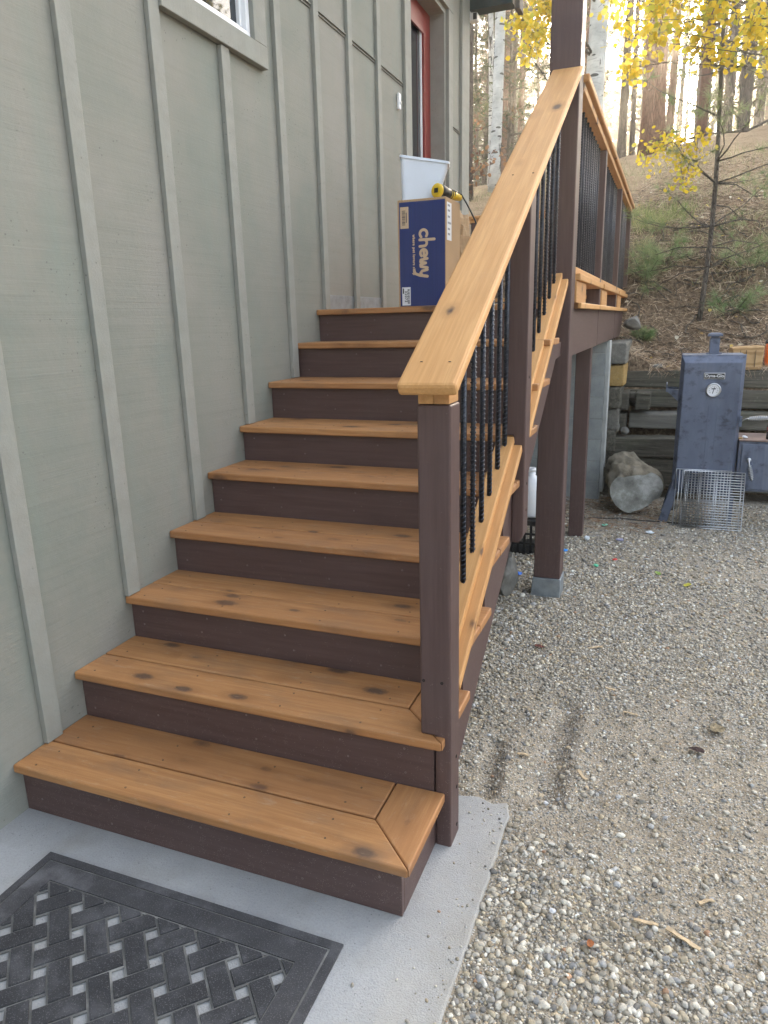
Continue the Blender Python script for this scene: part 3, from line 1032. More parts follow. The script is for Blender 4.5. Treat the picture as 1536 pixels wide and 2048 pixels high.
xs = np.unique(np.concatenate([[-300, -120, -60, -30, -15, -8, -4, -2, -1, 0, .4, .8, 1.1], np.arange(1.25, 3.9, .013), [4.0, 4.2, 4.5, 5, 6, 8, 12, 20, 40, 80, 150, 300]]))
ys = np.unique(np.concatenate([[-300, -120, -60, -30, -15, -8, -5, -3.5, -2.5, -2, -1.8], np.arange(-1.6, 3.0, .013), np.arange(3.0, 6.6, .03), [6.7, 7, 8, 10, 15, 30, 60, 120, 300]]))
def gz_slab(X, Y):
    z = ground_z(X, Y)
    return np.where((X < 1.455) & (Y < .50), -.12, z)
tag(place(bpy.data.objects.new('gravel_ground', grid_mesh('gravel_ground', xs, ys, gz_slab, gravel_ground())), Matrix.Identity(4)), kind='structure')

# ---- loose gravel: one object of tinted pebbles
def ico(sub):
    bm = bmesh.new()
    bmesh.ops.create_icosphere(bm, subdivisions=sub, radius=1)
    V = np.array([v.co[:] for v in bm.verts]); F = np.array([[v.index for v in f.verts] for f in bm.faces])
    bm.free()
    return V, F
def pebble_variants(sub, n, seed):
    V, F = ico(sub); r = np.random.default_rng(seed); out_ = []
    for i in range(n):
        W_ = V.copy()
        for _ in range(5):
            d = r.normal(size=3); d /= np.linalg.norm(d)
            c = r.uniform(.45, .9)
            pr = W_ @ d
            W_ = W_ - np.outer(np.maximum(0, pr - c), d) * .85
        W_ *= 1 + .10 * r.normal(size=(len(V), 1)) * (1 if sub == 1 else .5)
        out_.append(W_)
    return out_, F
def stone_mat():
    k = NT('pebble_stone', 0.8, 0.25)
    a = k.n('ShaderNodeAttribute', attribute_name='tint')
    b = k.coords(rnd=False)
    c = k.mix(k.rng(k.noise(b, 180, 4), .35, .7, .0, .45), a.outputs['Color'], (0.12, 0.11, 0.095))
    k.col(c)
    k.bump(k.noise(b, 350, 3), .35, .0015)
    return k.m
PAL = np.array([(.47, .445, .395), (.39, .365, .315), (.29, .275, .245), (.56, .54, .49), (.35, .31, .235), (.42, .35, .25), (.21, .205, .20), (.46, .41, .32), (.66, .64, .60), (.33, .335, .345), (.25, .22, .175), (.40, .25, .16)])
PW = np.array([.16, .16, .13, .10, .10, .08, .08, .07, .03, .06, .025, .005]); PW /= PW.sum()
def scatter_stones(n, xr, yr, size, sub, seed, dens=None, slab=False):
    r = np.random.default_rng(seed)
    x = r.uniform(*xr, n); y = r.uniform(*yr, n)
    keep = ~((x < 1.478) & (y < .60)) & ~((x > 1.17) & (x < 1.35) & (y > 2.58) & (y < 2.77))
    keep &= ~((x < 0.95) & (y < 2.2))
    if slab:
        keep = (x < 1.462) & (y < .55) & ~((x < 1.345) & (y > .0)) & (r.random(n) < .03 + np.exp(-(1.462 - x) / .035) + np.exp(-(.55 - y) / .05))
    if dens is not None:
        keep &= r.random(n) < dens(x, y)
    x, y = x[keep], y[keep]; n = len(x)
    s = size(r, n)
    var, F = pebble_variants(sub, 10, seed)
    B = np.stack(var)[r.integers(0, 10, n)]
    ax = np.stack([s * r.uniform(.85, 1.4, n), s * r.uniform(.75, 1.1, n), s * r.uniform(.5, .85, n)], -1)
    B = B * ax[:, None, :]
    # random rotation: mostly flat
    yaw = r.uniform(0, 2 * PI, n); tl = r.normal(0, .3, n)
    ct, st_ = np.cos(tl)[:, None], np.sin(tl)[:, None]
    X, Y, Z = B[..., 0], B[..., 1], B[..., 2]
    Y2 = Y * ct - Z * st_; Z2 = Y * st_ + Z * ct
    cy_, sy = np.cos(yaw)[:, None], np.sin(yaw)[:, None]
    X3 = X * cy_ - Y2 * sy; Y3 = X * sy + Y2 * cy_
    gz = ground_z(x, y) if not slab else np.zeros(n)
    V = np.stack([X3 + x[:, None], Y3 + y[:, None], Z2 + (gz + ax[:, 2] * r.uniform(.05, .6, n))[:, None]], -1).reshape(-1, 3)
    nv = B.shape[1]
    FF = (F[None] + (np.arange(n) * nv)[:, None, None]).reshape(-1, 3)
    c = np.minimum(PAL[r.choice(len(PAL), n, p=PW)] * np.array([1.04, 1.01, .94]) * r.uniform(.65, 1.45, (n, 1)), .80)
    return V, FF, np.repeat(c, nv, 0)
def dens(x, y):
    """pebble cover: thick at the near edge, beside the slab and around the post; thin over the packed soil"""
    d = .80 + 1.3 * vnoise(x, y, 5, 3, 1.3)
    soil = np.exp(-(((x - 1.95) / .55) ** 2 + ((y - 1.1) / .75) ** 2)) * .85 + np.exp(-(((x - 1.35) / .2) ** 2 + ((y - 1.25) / .5) ** 2)) * .3
    soil += np.exp(-(((x - 2.3) / .5) ** 2 + ((y - .45) / .3) ** 2)) * .5
    d = d - soil
    for a, b, w_ in (((1.55, .66), (1.545, 1.30), .055), ((1.375, .60), (1.335, .94), .038)):
        dd, _ = seg_d(x, y, a, b)
        d = np.where(dd < w_ * .8, .22, d)
    d = np.where((y > 4.2) & (x < 1.95), d * .35, d)
    return np.clip(d, .13, 1)
parts = [scatter_stones(2600, (1.0, 1.47), (-.85, .55), lambda r, n: .0012 + .0045 * r.random(n) ** 3, 1, 29, None, True),
         scatter_stones(26000, (1.0, 2.9), (-.85, 1.0), lambda r, n: .0033 + .0085 * r.random(n) ** 2.2, 2, 21, dens),
         scatter_stones(60000, (1.0, 3.0), (-.85, 2.2), lambda r, n: .0020 + .0045 * r.random(n), 1, 25, lambda x, y: np.clip(.24 + dens(x, y) * .8, 0, 1)),
         scatter_stones(50000, (.9, 3.7), (1.0, 3.2), lambda r, n: .0033 + .0082 * r.random(n) ** 2.0, 1, 22, dens),
         scatter_stones(30000, (.5, 4.6), (3.0, 5.7), lambda r, n: .0050 + .0090 * r.random(n) ** 2, 1, 23, dens),
         scatter_stones(2500, (-.2, 1.3), (1.8, 5.4), lambda r, n: .006 + .016 * r.random(n) ** 2, 1, 24)]
off = 0; VV = []; FF = []; CC = []
for V, F, c in parts:
    VV.append(V); FF.append(F + off); CC.append(c); off += len(V)
gs = place(bpy.data.objects.new('loose_gravel', np_mesh('loose_gravel', np.concatenate(VV), np.concatenate(FF), stone_mat(), np.concatenate(CC), smooth=True)), Matrix.Identity(4))
tag(gs, 'loose grey and tan river gravel spread over the packed soil', 'gravel', kind='stuff')
del VV, FF, CC, parts

# ---- the hill
HT = [(6.0, .97), (6.45, 1.0), (6.9, 1.18), (7.3, 1.55), (7.8, 2.05), (8.4, 2.55), (9.2, 2.92), (10.5, 3.25), (13, 3.95), (16, 4.75), (19, 5.45), (22, 5.85), (28, 6.05), (45, 5.6), (90, 3.5), (400, 0)]
def hill_z(x, y):
    z = lerp_tab(HT, y)
    f = np.clip((y - 7) / 10, 0, 1)
    z = z + f * np.clip((x - 1.5) * .10, -1.2, .6)
    z = z + np.clip((1.75 - x) * .55, 0, .25) * np.clip(1 - (y - 6) / 2.5, 0, 1)
    n = vnoise(x, y, 7, 4, .8) * .28 * np.clip((y - 6.3), 0.12, 1) + vnoise(x, y, 8, 4, 3.2) * .10
    n = n + vnoise(x, y, 9, 3, 9.0) * .045
    z = z + n
    return z
def hill_mesh_z(X, Y):
    z = hill_z(X, Y)
    z = np.where((Y < 6.18) | ((X < 1.30) & (Y < 7.62)), -.6, z)
    return z
def hill_mat():
    k = NT('hill_soil', 0.95, 0.1)
    b = k.coords(rnd=False)
    n1 = k.noise(b, 3.5, 6, .65); n2 = k.noise(b, 28, 5, .65)
    c = k.ramp(n2, [(0.28, (0.045, 0.033, 0.022)), (0.5, (0.17, 0.12, 0.078)), (0.72, (0.34, 0.26, 0.17))])
    g = k.rng(k.noise(b, 1.6, 5, .6), .56, .70, 0, .5)
    c = k.mix(g, c, k.ramp(n2, [(0.3, (0.06, 0.058, 0.026)), (0.7, (0.22, 0.19, 0.09))]))
    z = k.n('ShaderNodeSeparateXYZ'); k.l(b, z.inputs[0])
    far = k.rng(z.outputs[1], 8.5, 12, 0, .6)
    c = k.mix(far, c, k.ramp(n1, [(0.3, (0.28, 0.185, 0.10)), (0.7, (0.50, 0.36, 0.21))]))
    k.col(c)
    x = k.bump(n2, .8, .03)
    k.bump(k.noise(b, 130, 4), .6, .01, x)
    return k.m
hx = np.unique(np.concatenate([[-300, -150, -80, -50, -30], np.arange(-22, -2, .5), np.arange(-2, 1.2, .15), np.arange(1.2, 4.6, .035), np.arange(4.6, 9, .2), np.arange(9, 24, .8), [30, 50, 80, 150, 300]]))
hy = np.unique(np.concatenate([[6.1, 6.17], np.arange(6.19, 10.5, .035), np.arange(10.5, 24, .12), np.arange(24, 50, 1.0), [60, 80, 120, 200, 400]]))
tag(place(bpy.data.objects.new('hill', grid_mesh('hill', hx, hy, hill_mesh_z, hill_mat())), Matrix.Identity(4)), kind='structure')
def hz1(x, y):
    return float(hill_z(np.array([x]), np.array([y]))[0])

# ---- ground cover on the hill (needles, grass, leaves): masses nobody could count
def tint_mat(name, rough=.8, trans=0.0):
    k = NT(name, rough, .2)
    a = k.n('ShaderNodeAttribute', attribute_name='tint')
    k.col(a.outputs['Color'])
    if trans:
        tr = k.n('ShaderNodeBsdfTranslucent'); k.l(a.outputs['Color'], tr.inputs[0])
        mx = k.n('ShaderNodeMixShader'); mx.inputs[0].default_value = trans
        k.l(k.b.outputs[0], mx.inputs[1]); k.l(tr.outputs[0], mx.inputs[2]); k.l(mx.outputs[0], k.o.inputs[0])
    return k.m
LITTER = tint_mat('dry_litter')
GRASSM = tint_mat('grass_blades', .7, .35)
def strips(P, D, L, Wd_, curve, cols, segs=2, seed=0, taper=True):
    """P Nx3 roots, D Nx3 unit directions, bending down along gravity by curve"""
    n = len(P); r = np.random.default_rng(seed)
    side = np.cross(D, r.normal(size=(n, 3))); side /= np.linalg.norm(side, axis=1)[:, None] + 1e-9
    V = []; 
    for s_ in range(segs + 1):
        t = s_ / segs
        c = P + D * (L * t)[:, None]
        c[:, 2] -= curve * (t ** 2) * L
        w_ = Wd_ * ((1 - t * .85) if taper else 1)
        V.append(c - side * (w_ / 2)[:, None]); V.append(c + side * (w_ / 2)[:, None])
    V = np.stack(V, 1)
    m = V.shape[1]
    F = []
    for s_ in range(segs):
        q = np.array([2 * s_, 2 * s_ + 1, 2 * s_ + 3, 2 * s_ + 2]); F.append(q)
    F = np.stack(F)
    FF = (F[None] + (np.arange(n) * m)[:, None, None]).reshape(-1, 4)
    return V.reshape(-1, 3), FF, np.repeat(cols, m, 0)
r = np.random.default_rng(31)
def slope_pts(n, xr, yr, yp=1.0):
    x = r.uniform(*xr, n); y = yr[0] + (yr[1] - yr[0]) * r.random(n) ** yp
    return x, y, hill_z(x, y)
x, y, z = slope_pts(36000, (1.28, 5.0), (6.2, 13), 1.5)
a = r.uniform(0, 2 * PI, len(x)); L = r.uniform(.05, .20, len(x))
D = np.stack([np.cos(a), np.sin(a), r.normal(.05, .22, len(x)) + np.sin(a) * .55], -1); D /= np.linalg.norm(D, axis=1)[:, None]
c = np.array([(.54, .40, .26), (.38, .26, .165), (.66, .53, .38), (.12, .085, .06)])[r.integers(0, 4, len(x))] * r.uniform(.7, 1.15, (len(x), 1))
V, F, c = strips(np.stack([x, y, z + .012], -1), D, L, r.uniform(.003, .008, len(x)), .15, c, 2, 1)
tag(place(bpy.data.objects.new('needle_litter', np_mesh('needle_litter', V, F, LITTER, c)), Matrix.Identity(4)),
    'dry brown pine needles and twigs littering the slope', 'pine litter', kind='stuff')
# grass blades in patches
spots = [(1.50, 8.5, .28, 800, 1), (1.74, 8.8, .32, 1000, 1), (2.5, 10.0, .6, 350, 0), (2.45, 7.75, .30, 320, 0), (1.50, 7.8, .22, 200, 0), (2.75, 8.3, .40, 350, 0), (1.46, 8.0, .12, 300, 0),
         (2.1, 9.3, .4, 200, 0), (1.36, 8.9, .2, 400, 1), (3.2, 9.6, .6, 200, 0), (1.53, 6.9, .05, 50, 1), (1.9, 8.1, .3, 260, 0), (.6, 12, 1.6, 1200, 0), (-1.5, 13, 1.5, 800, 0), (2.6, 13, 1.6, 1200, 0)]
P = []; C_ = []; LL = []
for sx, sy, sr, n, green in spots:
    x = r.normal(sx, sr * .55, n); y = r.normal(sy, sr * .55, n); y = np.maximum(y, 6.25)
    P.append(np.stack([x, y, hill_z(x, y) - .01], -1)); LL.append(r.uniform(.08, .26, n) * (1.0 if sy < 11 else 1.3))
    base = np.array([(.28, .36, .11), (.42, .43, .17), (.56, .50, .28), (.20, .25, .09)]) if green else np.array([(.34, .35, .16), (.54, .47, .29), (.44, .39, .22), (.22, .23, .11)])
    C_.append(base[r.integers(0, 4, n)] * r.uniform(.7, 1.2, (n, 1)))
LL = [l * .8 for l in LL]; P = np.concatenate(P); C_ = np.concatenate(C_); LL = np.concatenate(LL); n = len(P)
D = np.stack([r.normal(0, .45, n), r.normal(-.1, .45, n), np.ones(n)], -1); D /= np.linalg.norm(D, axis=1)[:, None]
V, F, c = strips(P, D, LL, np.full(n, .0055), .35, C_, 3, 2)
tag(place(bpy.data.objects.new('grass', np_mesh('grass', V, F, GRASSM, c)), Matrix.Identity(4)), 'green and straw coloured grass tufts on the slope', 'grass', kind='stuff')
def leaf_cloud(C, rad_, cols, nrm=None, seed=0, aspect=.92):
    """flat near-round leaves, 6-gon fan as quads"""
    n = len(C); q = np.random.default_rng(seed)
    N = q.normal(size=(n, 3)) if nrm is None else nrm + q.normal(size=(n, 3)) * .35
    N /= np.linalg.norm(N, axis=1)[:, None]
    T = np.cross(N, q.normal(size=(n, 3))); T /= np.linalg.norm(T, axis=1)[:, None]
    B = np.cross(N, T)
    V = []
    for k_ in range(6):
        a = k_ * PI / 3
        rr = rad_ * (1.25 if k_ == 0 else 1.0)
        bend = (math.sin(a) ** 2) * .25
        V.append(C + T * (math.cos(a) * rr)[:, None] + B * (math.sin(a) * rr * aspect)[:, None] + N * (bend * rr)[:, None])
    V = np.stack(V, 1)
    F = np.array([[0, 1, 2, 3], [0, 3, 4, 5]])
    FF = (F[None] + (np.arange(n) * 6)[:, None, None]).reshape(-1, 4)
    return V.reshape(-1, 3), FF, np.repeat(cols, 6, 0)
x, y, z = slope_pts(230, (1.3, 4.6), (6.2, 12), 1.5)
cols = np.array([(.72, .55, .16), (.66, .58, .40), (.75, .70, .55), (.45, .30, .12)])[r.integers(0, 4, len(x))]
V, F, c = leaf_cloud(np.stack([x, y, z + .02], -1), r.uniform(.013, .026, len(x)), cols, np.array([[0, -.5, 1.]]).repeat(len(x), 0), 4)
tag(place(bpy.data.objects.new('fallen_leaves', np_mesh('fallen_leaves', V, F, GRASSM, c)), Matrix.Identity(4)), 'pale yellow fallen aspen leaves scattered on the slope', 'leaves', kind='stuff')
x = r.uniform(.2, 1.9, 1500); y = 4.3 + 1.3 * r.random(1500); 
a = r.uniform(0, 2 * PI, 1500)
D = np.stack([np.cos(a), np.sin(a), r.normal(.0, .06, 1500)], -1)
c = np.array([(.28, .17, .10), (.16, .10, .07), (.36, .25, .16)])[r.integers(0, 3, 1500)]
V, F, c = strips(np.stack([x, y, ground_z(x, y) + .012], -1), D, r.uniform(.03, .11, 1500), r.uniform(.003, .008, 1500), .0, c, 1, 6)
tag(place(bpy.data.objects.new('ground_litter', np_mesh('ground_litter', V, F, LITTER, c)), Matrix.Identity(4)), 'brown bark and needle litter at the foot of the timber wall', 'pine litter', kind='stuff')

# ================================================================== RETAINING WALL
def old_wood(name, a, b_, moss=.4):
    k = NT(name, 0.9, 0.15)
    b = k.coords()
    g = k.noise(k.coords(scale=(1.0, 18, 18)), 2.2, 6, .7, .6)
    c = k.ramp(g, [(0.3, a), (0.7, b_)])
    c = k.mix(k.rng(k.noise(b, 3.2, 5), .45, .7, 0, moss), c, (0.10, 0.11, 0.07))
    c = k.mix(k.rng(k.noise(b, 30, 3), .62, .75, 0, .35), c, (0.28, 0.28, 0.24))
    k.col(c)
    x = k.bump(g, .8, .012)
    k.bump(k.noise(b, 30, 4), .5, .008, x)
    return k.m
TIE = old_wood('weathered_tie', (0.038, 0.035, 0.028), (0.165, 0.152, 0.122))
TIEG = old_wood('grey_tie', (0.12, 0.115, 0.10), (0.24, 0.23, 0.20), .15)
TIET = old_wood('pale_split_tie', (0.30, 0.19, 0.07), (0.44, 0.30, 0.12), .1)
def rough_beam(name, a, b, mat, parent, grain='x', seed=0, amp=.012):
    a, b = Vector(a), Vector(b); c = (a + b) / 2; d = b - a
    M = Matrix.Identity(3) if grain == 'x' else Matrix(((0, -1, 0), (1, 0, 0), (0, 0, 1)))
    h = Vector((d.x, d.y, d.z)) / 2 if grain == 'x' else Vector((d.y, d.x, d.z)) / 2
    bm = bmesh.new(); bx(bm, -h, h); bevel(bm, .014, 2)
    n = max(2, int(h.x * 2 / .09))
    for i in range(1, n):
        X = -h.x + 2 * h.x * i / n
        bmesh.ops.bisect_plane(bm, geom=bm.verts[:] + bm.edges[:] + bm.faces[:], plane_co=(X, 0, 0), plane_no=(1, 0, 0))
    for v in bm.verts:
        v.co += noise.noise_vector(v.co * 4 + Vector((seed * 3.7, seed, 0))) * amp + noise.noise_vector(v.co * 13 + Vector((seed, 0, 0))) * amp * .4
    return obj_bm(name, bm, mat, parent, Matrix.Translation(c) @ M.to_4x4(), smooth=False)
rw = thing('retaining_wall', 'dark mossy railway tie retaining wall stepped at the foot of the slope', 'retaining wall', (2.5, 6, -.2))
ties = [((1.40, 6.18, .805), (3.0, 6.40, .975), TIE), ((3.02, 6.18, .80), (5.4, 6.40, .975), TIE),
        ((1.45, 6.10, .625), (3.6, 6.34, .792), TIE), ((3.62, 6.10, .625), (5.4, 6.34, .79), TIE),
        ((1.515, 5.95, .435), (2.35, 6.30, .585), TIEG), ((2.37, 5.97, .44), (4.4, 6.3, .60), TIE),
        ((1.345, 5.72, .195), (3.1, 5.96, .375), TIE), ((3.12, 5.72, .195), (5.0, 5.96, .37), TIE),
        ((1.40, 5.74, -.10), (3.0, 5.98, .18), TIE), ((3.02, 5.74, -.12), (5.0, 5.98, .18), TIE)]
for i, (a, b, m) in enumerate(ties):
    rough_beam('timber', a, b, m, rw, 'x', i)
for i, (a, b) in enumerate([((1.345, 5.86, .62), (1.505, 6.12, .785)), ((1.565, 5.87, .62), (1.70, 6.12, .785)), ((1.507, 5.92, .72), (1.563, 6.12, .783)), ((1.36, 5.88, .41), (1.495, 6.1, .585))]):
    rough_beam('short_timber', a, b, TIE, rw, 'x', 20 + i, .006)
for j in range(7):
    z0 = -.17 + j * .205
    x1 = 1.388 + .013 * j + (.008 if j % 2 else 0)
    rough_beam('end_timber', (1.14, 5.70 + .03 * (j % 2), z0), (x1, 7.7, z0 + .197), [TIE, TIE, TIE, TIEG, TIE, TIET, TIEG][j], rw, 'y', 40 + j, .014)
tag(box('wall_backfill', (1.36, 6.30, -.3), (5.4, 6.6, .90), flat('backfill_soil', (.07, .05, .035), .95), rw, 0, 'x'), kind=None)

# rocks lying on the wall and the ground
ROCKM = (lambda k: (k.col(k.ramp(k.noise(k.coords(), 9, 5), [(0.3, (0.13, 0.125, 0.11)), (0.7, (0.27, 0.26, 0.235))])), k.bump(k.noise(k.coords(), 30, 4), .6, .01), k.m)[-1])(NT('grey_rock', .9, .15))
def rock(name, loc, s, label, cat, mat=None, seed=0, group=None, rot=0):
    bm = bmesh.new(); bmesh.ops.create_icosphere(bm, subdivisions=3, radius=1)
    rr = random.Random(seed)
    planes = [(Vector((rr.gauss(0, 1), rr.gauss(0, 1), rr.gauss(0, 1))).normalized(), rr.uniform(.5, .85)) for _ in range(9)]
    for v in bm.verts:
        for d, c_ in planes:
            p = v.co.dot(d)
            if p > c_: v.co -= d * (p - c_) * .9
        v.co += noise.noise_vector(v.co * 1.7 + Vector((seed, 0, 0))) * .10
        v.co = Vector((v.co.x * s[0], v.co.y * s[1], v.co.z * s[2]))
    o = obj_bm(name, bm, mat or ROCKM, None, Matrix.Translation(loc) @ Matrix.Rotation(rot, 4, 'Z'))
    return tag(o, label, cat, group)
rock('rock', (1.41, 6.27, 1.02), (.085, .07, .035), 'pale flat rock on the left end of the timber wall top', 'rock', seed=1)
rock('rock', (1.56, 6.28, 1.01), (.09, .06, .028), 'pale flat rock in the middle of three along the timber wall top', 'rock', seed=2, rot=.5)
rock('rock', (1.73, 6.28, 1.005), (.07, .06, .03), 'pale flat rock nearest the smoker on the timber wall top', 'rock', seed=3, rot=1.1)
rock('rock', (1.385, 5.85, .45), (.055, .06, .075), 'pale pointed rock on the timber ledge left of the log', 'rock', seed=4)
rock('rock', (1.49, 5.84, .43), (.05, .045, .045), 'round grey rock on the timber ledge beside the pointed rock', 'rock', seed=5)
rock('rock', (1.47, 6.62, 1.42), (.10, .12, .08), 'dark grey rock above the end of the tie stack by the deck corner', 'rock', seed=6)
rock('rock', (1.03, 2.60, .02), (.085, .12, .15), 'grey brown chunk of stone standing under the stairs', 'rock', seed=7)
rock('rock', (1.95, 5.05, -.10), (.06, .05, .05), 'small pale rock between the log and the smoker', 'rock', seed=8)

# ================================================================== CUT LOG
def cutlog_mats():
    k = NT('weathered_log_side', .9, .15)
    b = k.coords()
    n = k.noise(k.coords(scale=(5, 5, 1.5)), 2, 6, .65)
    c = k.ramp(n, [(0.3, (0.095, 0.082, 0.06)), (0.5, (0.23, 0.205, 0.155)), (0.75, (0.34, 0.31, 0.25))])
    k.col(c); k.bump(k.noise(b, 18, 5), .7, .012)
    e = NT('weathered_log_end', .9, .15)
    b = e.coords()
    c = e.ramp(e.noise(b, 6, 5, .6), [(0.35, (0.17, 0.17, 0.155)), (0.5, (0.30, 0.30, 0.27)), (0.62, (0.52, 0.52, 0.50))])
    e.col(c); e.bump(e.noise(b, 22, 6, .7), .9, .014)
    return [k.m, e.m]
lg = bmesh.new()
prof_n, seg_n = 15, 44
Lg = .74
rings = []
for i in range(prof_n + 1):
    t = i / prof_n
    ring = []
    for k in range(seg_n):
        a = 2 * PI * k / seg_n
        rr = .198 + .018 * math.sin(a * 2 + 1) + .012 * math.sin(3 * a + t * 2)
        rr *= 1 - .16 * t
        if t < .02:
            rr *= 1.0
        else:
            rr += .045 * noise.noise(Vector((math.cos(a) * 2.2, math.sin(a) * 2.2, t * 4.5))) + .018 * noise.noise(Vector((math.cos(a) * 6, math.sin(a) * 6, t * 9)))
        if t < .14 and 1.0 < a < 2.3: rr *= .84 + t
        if -1.0 < a - 5.6 < .35 and t < .1: rr *= .90
        ring.append(lg.verts.new((rr * math.cos(a), rr * math.sin(a), -t * Lg)))
    rings.append(ring)
for i in range(prof_n):
    for k in range(seg_n):
        f = lg.faces.new((rings[i][k], rings[i][(k + 1) % seg_n], rings[i + 1][(k + 1) % seg_n], rings[i + 1][k])); f.smooth = True
f = lg.faces.new(rings[0]); f.material_index = 1
lg.faces.new(rings[-1])
e0, e1 = Vector((1.655, 4.90, .045)), Vector((1.525, 5.55, .085))
zx = (e0 - e1).normalized(); xx = Vector((0, 0, 1)).cross(zx).normalized(); yy = zx.cross(xx)
tag(obj_bm('cut_log', lg, cutlog_mats(), None, Matrix.Translation(e0) @ Matrix((xx, yy, zx)).transposed().to_4x4()),
    'short thick weathered grey log lying on the gravel beside the smoker', 'log')

# ================================================================== SMOKER
def smoker_paint():
    k = NT('faded_black_enamel', .5, .4)
    b = k.coords()
    big = k.noise(k.coords(scale=(3, 3, 1.0)), 2.2, 5, .6)
    c = k.ramp(big, [(0.3, (0.075, 0.092, 0.135)), (0.7, (0.135, 0.160, 0.220))])
    dk_ = k.noise(k.coords(scale=(7, 7, 9)), 1.2, 5, .7)
    c = k.mix(k.rng(dk_, .53, .66, 0, .8), c, (0.030, 0.036, 0.052))
    drip = k.noise(k.coords(scale=(14, 14, .5)), 1.3, 4)
    c = k.mix(k.rng(drip, .55, .75, 0, .35), c, (0.21, 0.235, 0.29))
    k.col(c)
    k.b.inputs['Metallic'].default_value = .15
    k.b.inputs['Roughness'].default_value = .48
    k.bump(k.noise(b, 200, 3), .3, .001)
    return k.m
ENA = smoker_paint()
CHROME = flat('dull_chrome', (.55, .56, .57), .28, .9, .08)
GZ5 = -.165
sm = thing('offset_smoker', 'tall faded blue black vertical smoker with a firebox standing on the gravel', 'smoker', (2.17, 4.9, GZ5))
X0, X1, YF, YB = 1.928, 2.388, 4.74, 5.10
TZ, BZ = 1.192, .085
bm = bmesh.new()
bx(bm, (X0 + .006, YF + .035, BZ), (X1 - .006, YB, TZ - .002)); bevel(bm, .008, 2)
body = obj_bm('body', bm, ENA, sm)
# hooded door with chamfered frame
bm = bmesh.new()
o_ = [(X0, YF + .045, BZ + .01), (X1, YF + .045, BZ + .01), (X1, YF + .045, TZ), (X0, YF + .045, TZ)]
i_ = [(X0 + .028, YF, BZ + .04), (X1 - .028, YF, BZ + .04), (X1 - .028, YF, TZ - .060), (X0 + .028, YF, TZ - .060)]
O = [bm.verts.new(p) for p in o_]; I = [bm.verts.new(p) for p in i_]
B_ = [bm.verts.new((p[0], p[1] + .012, p[2])) for p in o_]
bm.faces.new(I)
for q in range(4):
    w_ = (q + 1) % 4
    bm.faces.new((O[q], O[w_], I[w_], I[q])); bm.faces.new((B_[q], B_[w_], O[w_], O[q]))
bm.faces.new(B_)
bmesh.ops.recalc_face_normals(bm, faces=bm.faces); bevel(bm, .004, 2)
sdoor = obj_bm('door', bm, ENA, sm)
# pressed ribs on the door
bm = bmesh.new()
for x0, x1, za, zb_ in ((2.150, 2.156, .34, .80), (2.212, 2.218, .34, .80)):
    bx(bm, (x0, YF - .0018, za), (x1, YF - .0003, zb_))
bevel(bm, .0007, 1)
obj_bm('pressed_rib', bm, ENA, sdoor)
# name plate
npl = box('nameplate', (2.100, YF - .006, 1.008), (2.248, YF - .0004, 1.056), CHROME, sdoor, .004, 'x')
box('plate_face', (2.104, YF - .0085, 1.0125), (2.244, YF - .0062, 1.0515), BLACKP, npl, .003, 'x')
t = text_bm('Dyna-Glo', .034, .0006, .0006)
obj_bm('plate_lettering', t, PAPER, npl, Matrix.Translation((2.174, YF - .0094, 1.0325)) @ Matrix.Rotation(PI / 2, 4, 'X'))
# thermometer
bm = bmesh.new()
TM = Matrix.Translation((2.176, YF, .925)) @ Matrix.Rotation(PI / 2, 4, 'X')
lathe_bm(bm, [(.046, 0), (.054, .004), (.054, .016), (.047, .021), (.042, .016), (.040, .014)], 28, TM)
thm = obj_bm('thermometer', bm, CHROME, sdoor)
bm = bmesh.new(); lathe_bm(bm, [(.0405, .0135), (.0405, .0165)], 28, TM, 0, False); obj_bm('dial', bm, PAPER, thm)
bm = bmesh.new()
bx(bm, (-.0025, -.028, .017), (.0025, .022, .0185), 0, TM @ Matrix.Rotation(-.25, 4, 'Z'))
for a in range(10):
    q = TM @ Matrix.Rotation(-2.2 + a * .49, 4, 'Z'); bx(bm, (-.0015, .026, .0168), (.0015, .034, .0178), 0, q)
bx(bm, (-.016, .006, .0168), (.016, .014, .0178), 0, TM)
obj_bm('needle', bm, INK, thm)
# chimney with cap
bm = bmesh.new()
bx(bm, (2.129, 4.924, TZ - .002), (2.201, 4.996, TZ + .120))
bx(bm, (2.105, 4.900, TZ - .001), (2.225, 5.020, TZ + .005))
bevel(bm, .003, 1)
chim = obj_bm('chimney', bm, ENA, sm)
bm = bmesh.new()
bx(bm, (2.135, 4.930, TZ + .121), (2.195, 4.990, TZ + .132))
bx(bm, (2.112, 4.907, TZ + .133), (2.218, 5.013, TZ + .148))
lathe_bm(bm, [(.073, TZ + .149), (.045, TZ + .160)], 4, Matrix.Translation((2.165, 4.96, 0)) @ Matrix.Rotation(PI / 4, 4, 'Z'), 0, False)
obj_bm('chimney_cap', bm, ENA, chim)
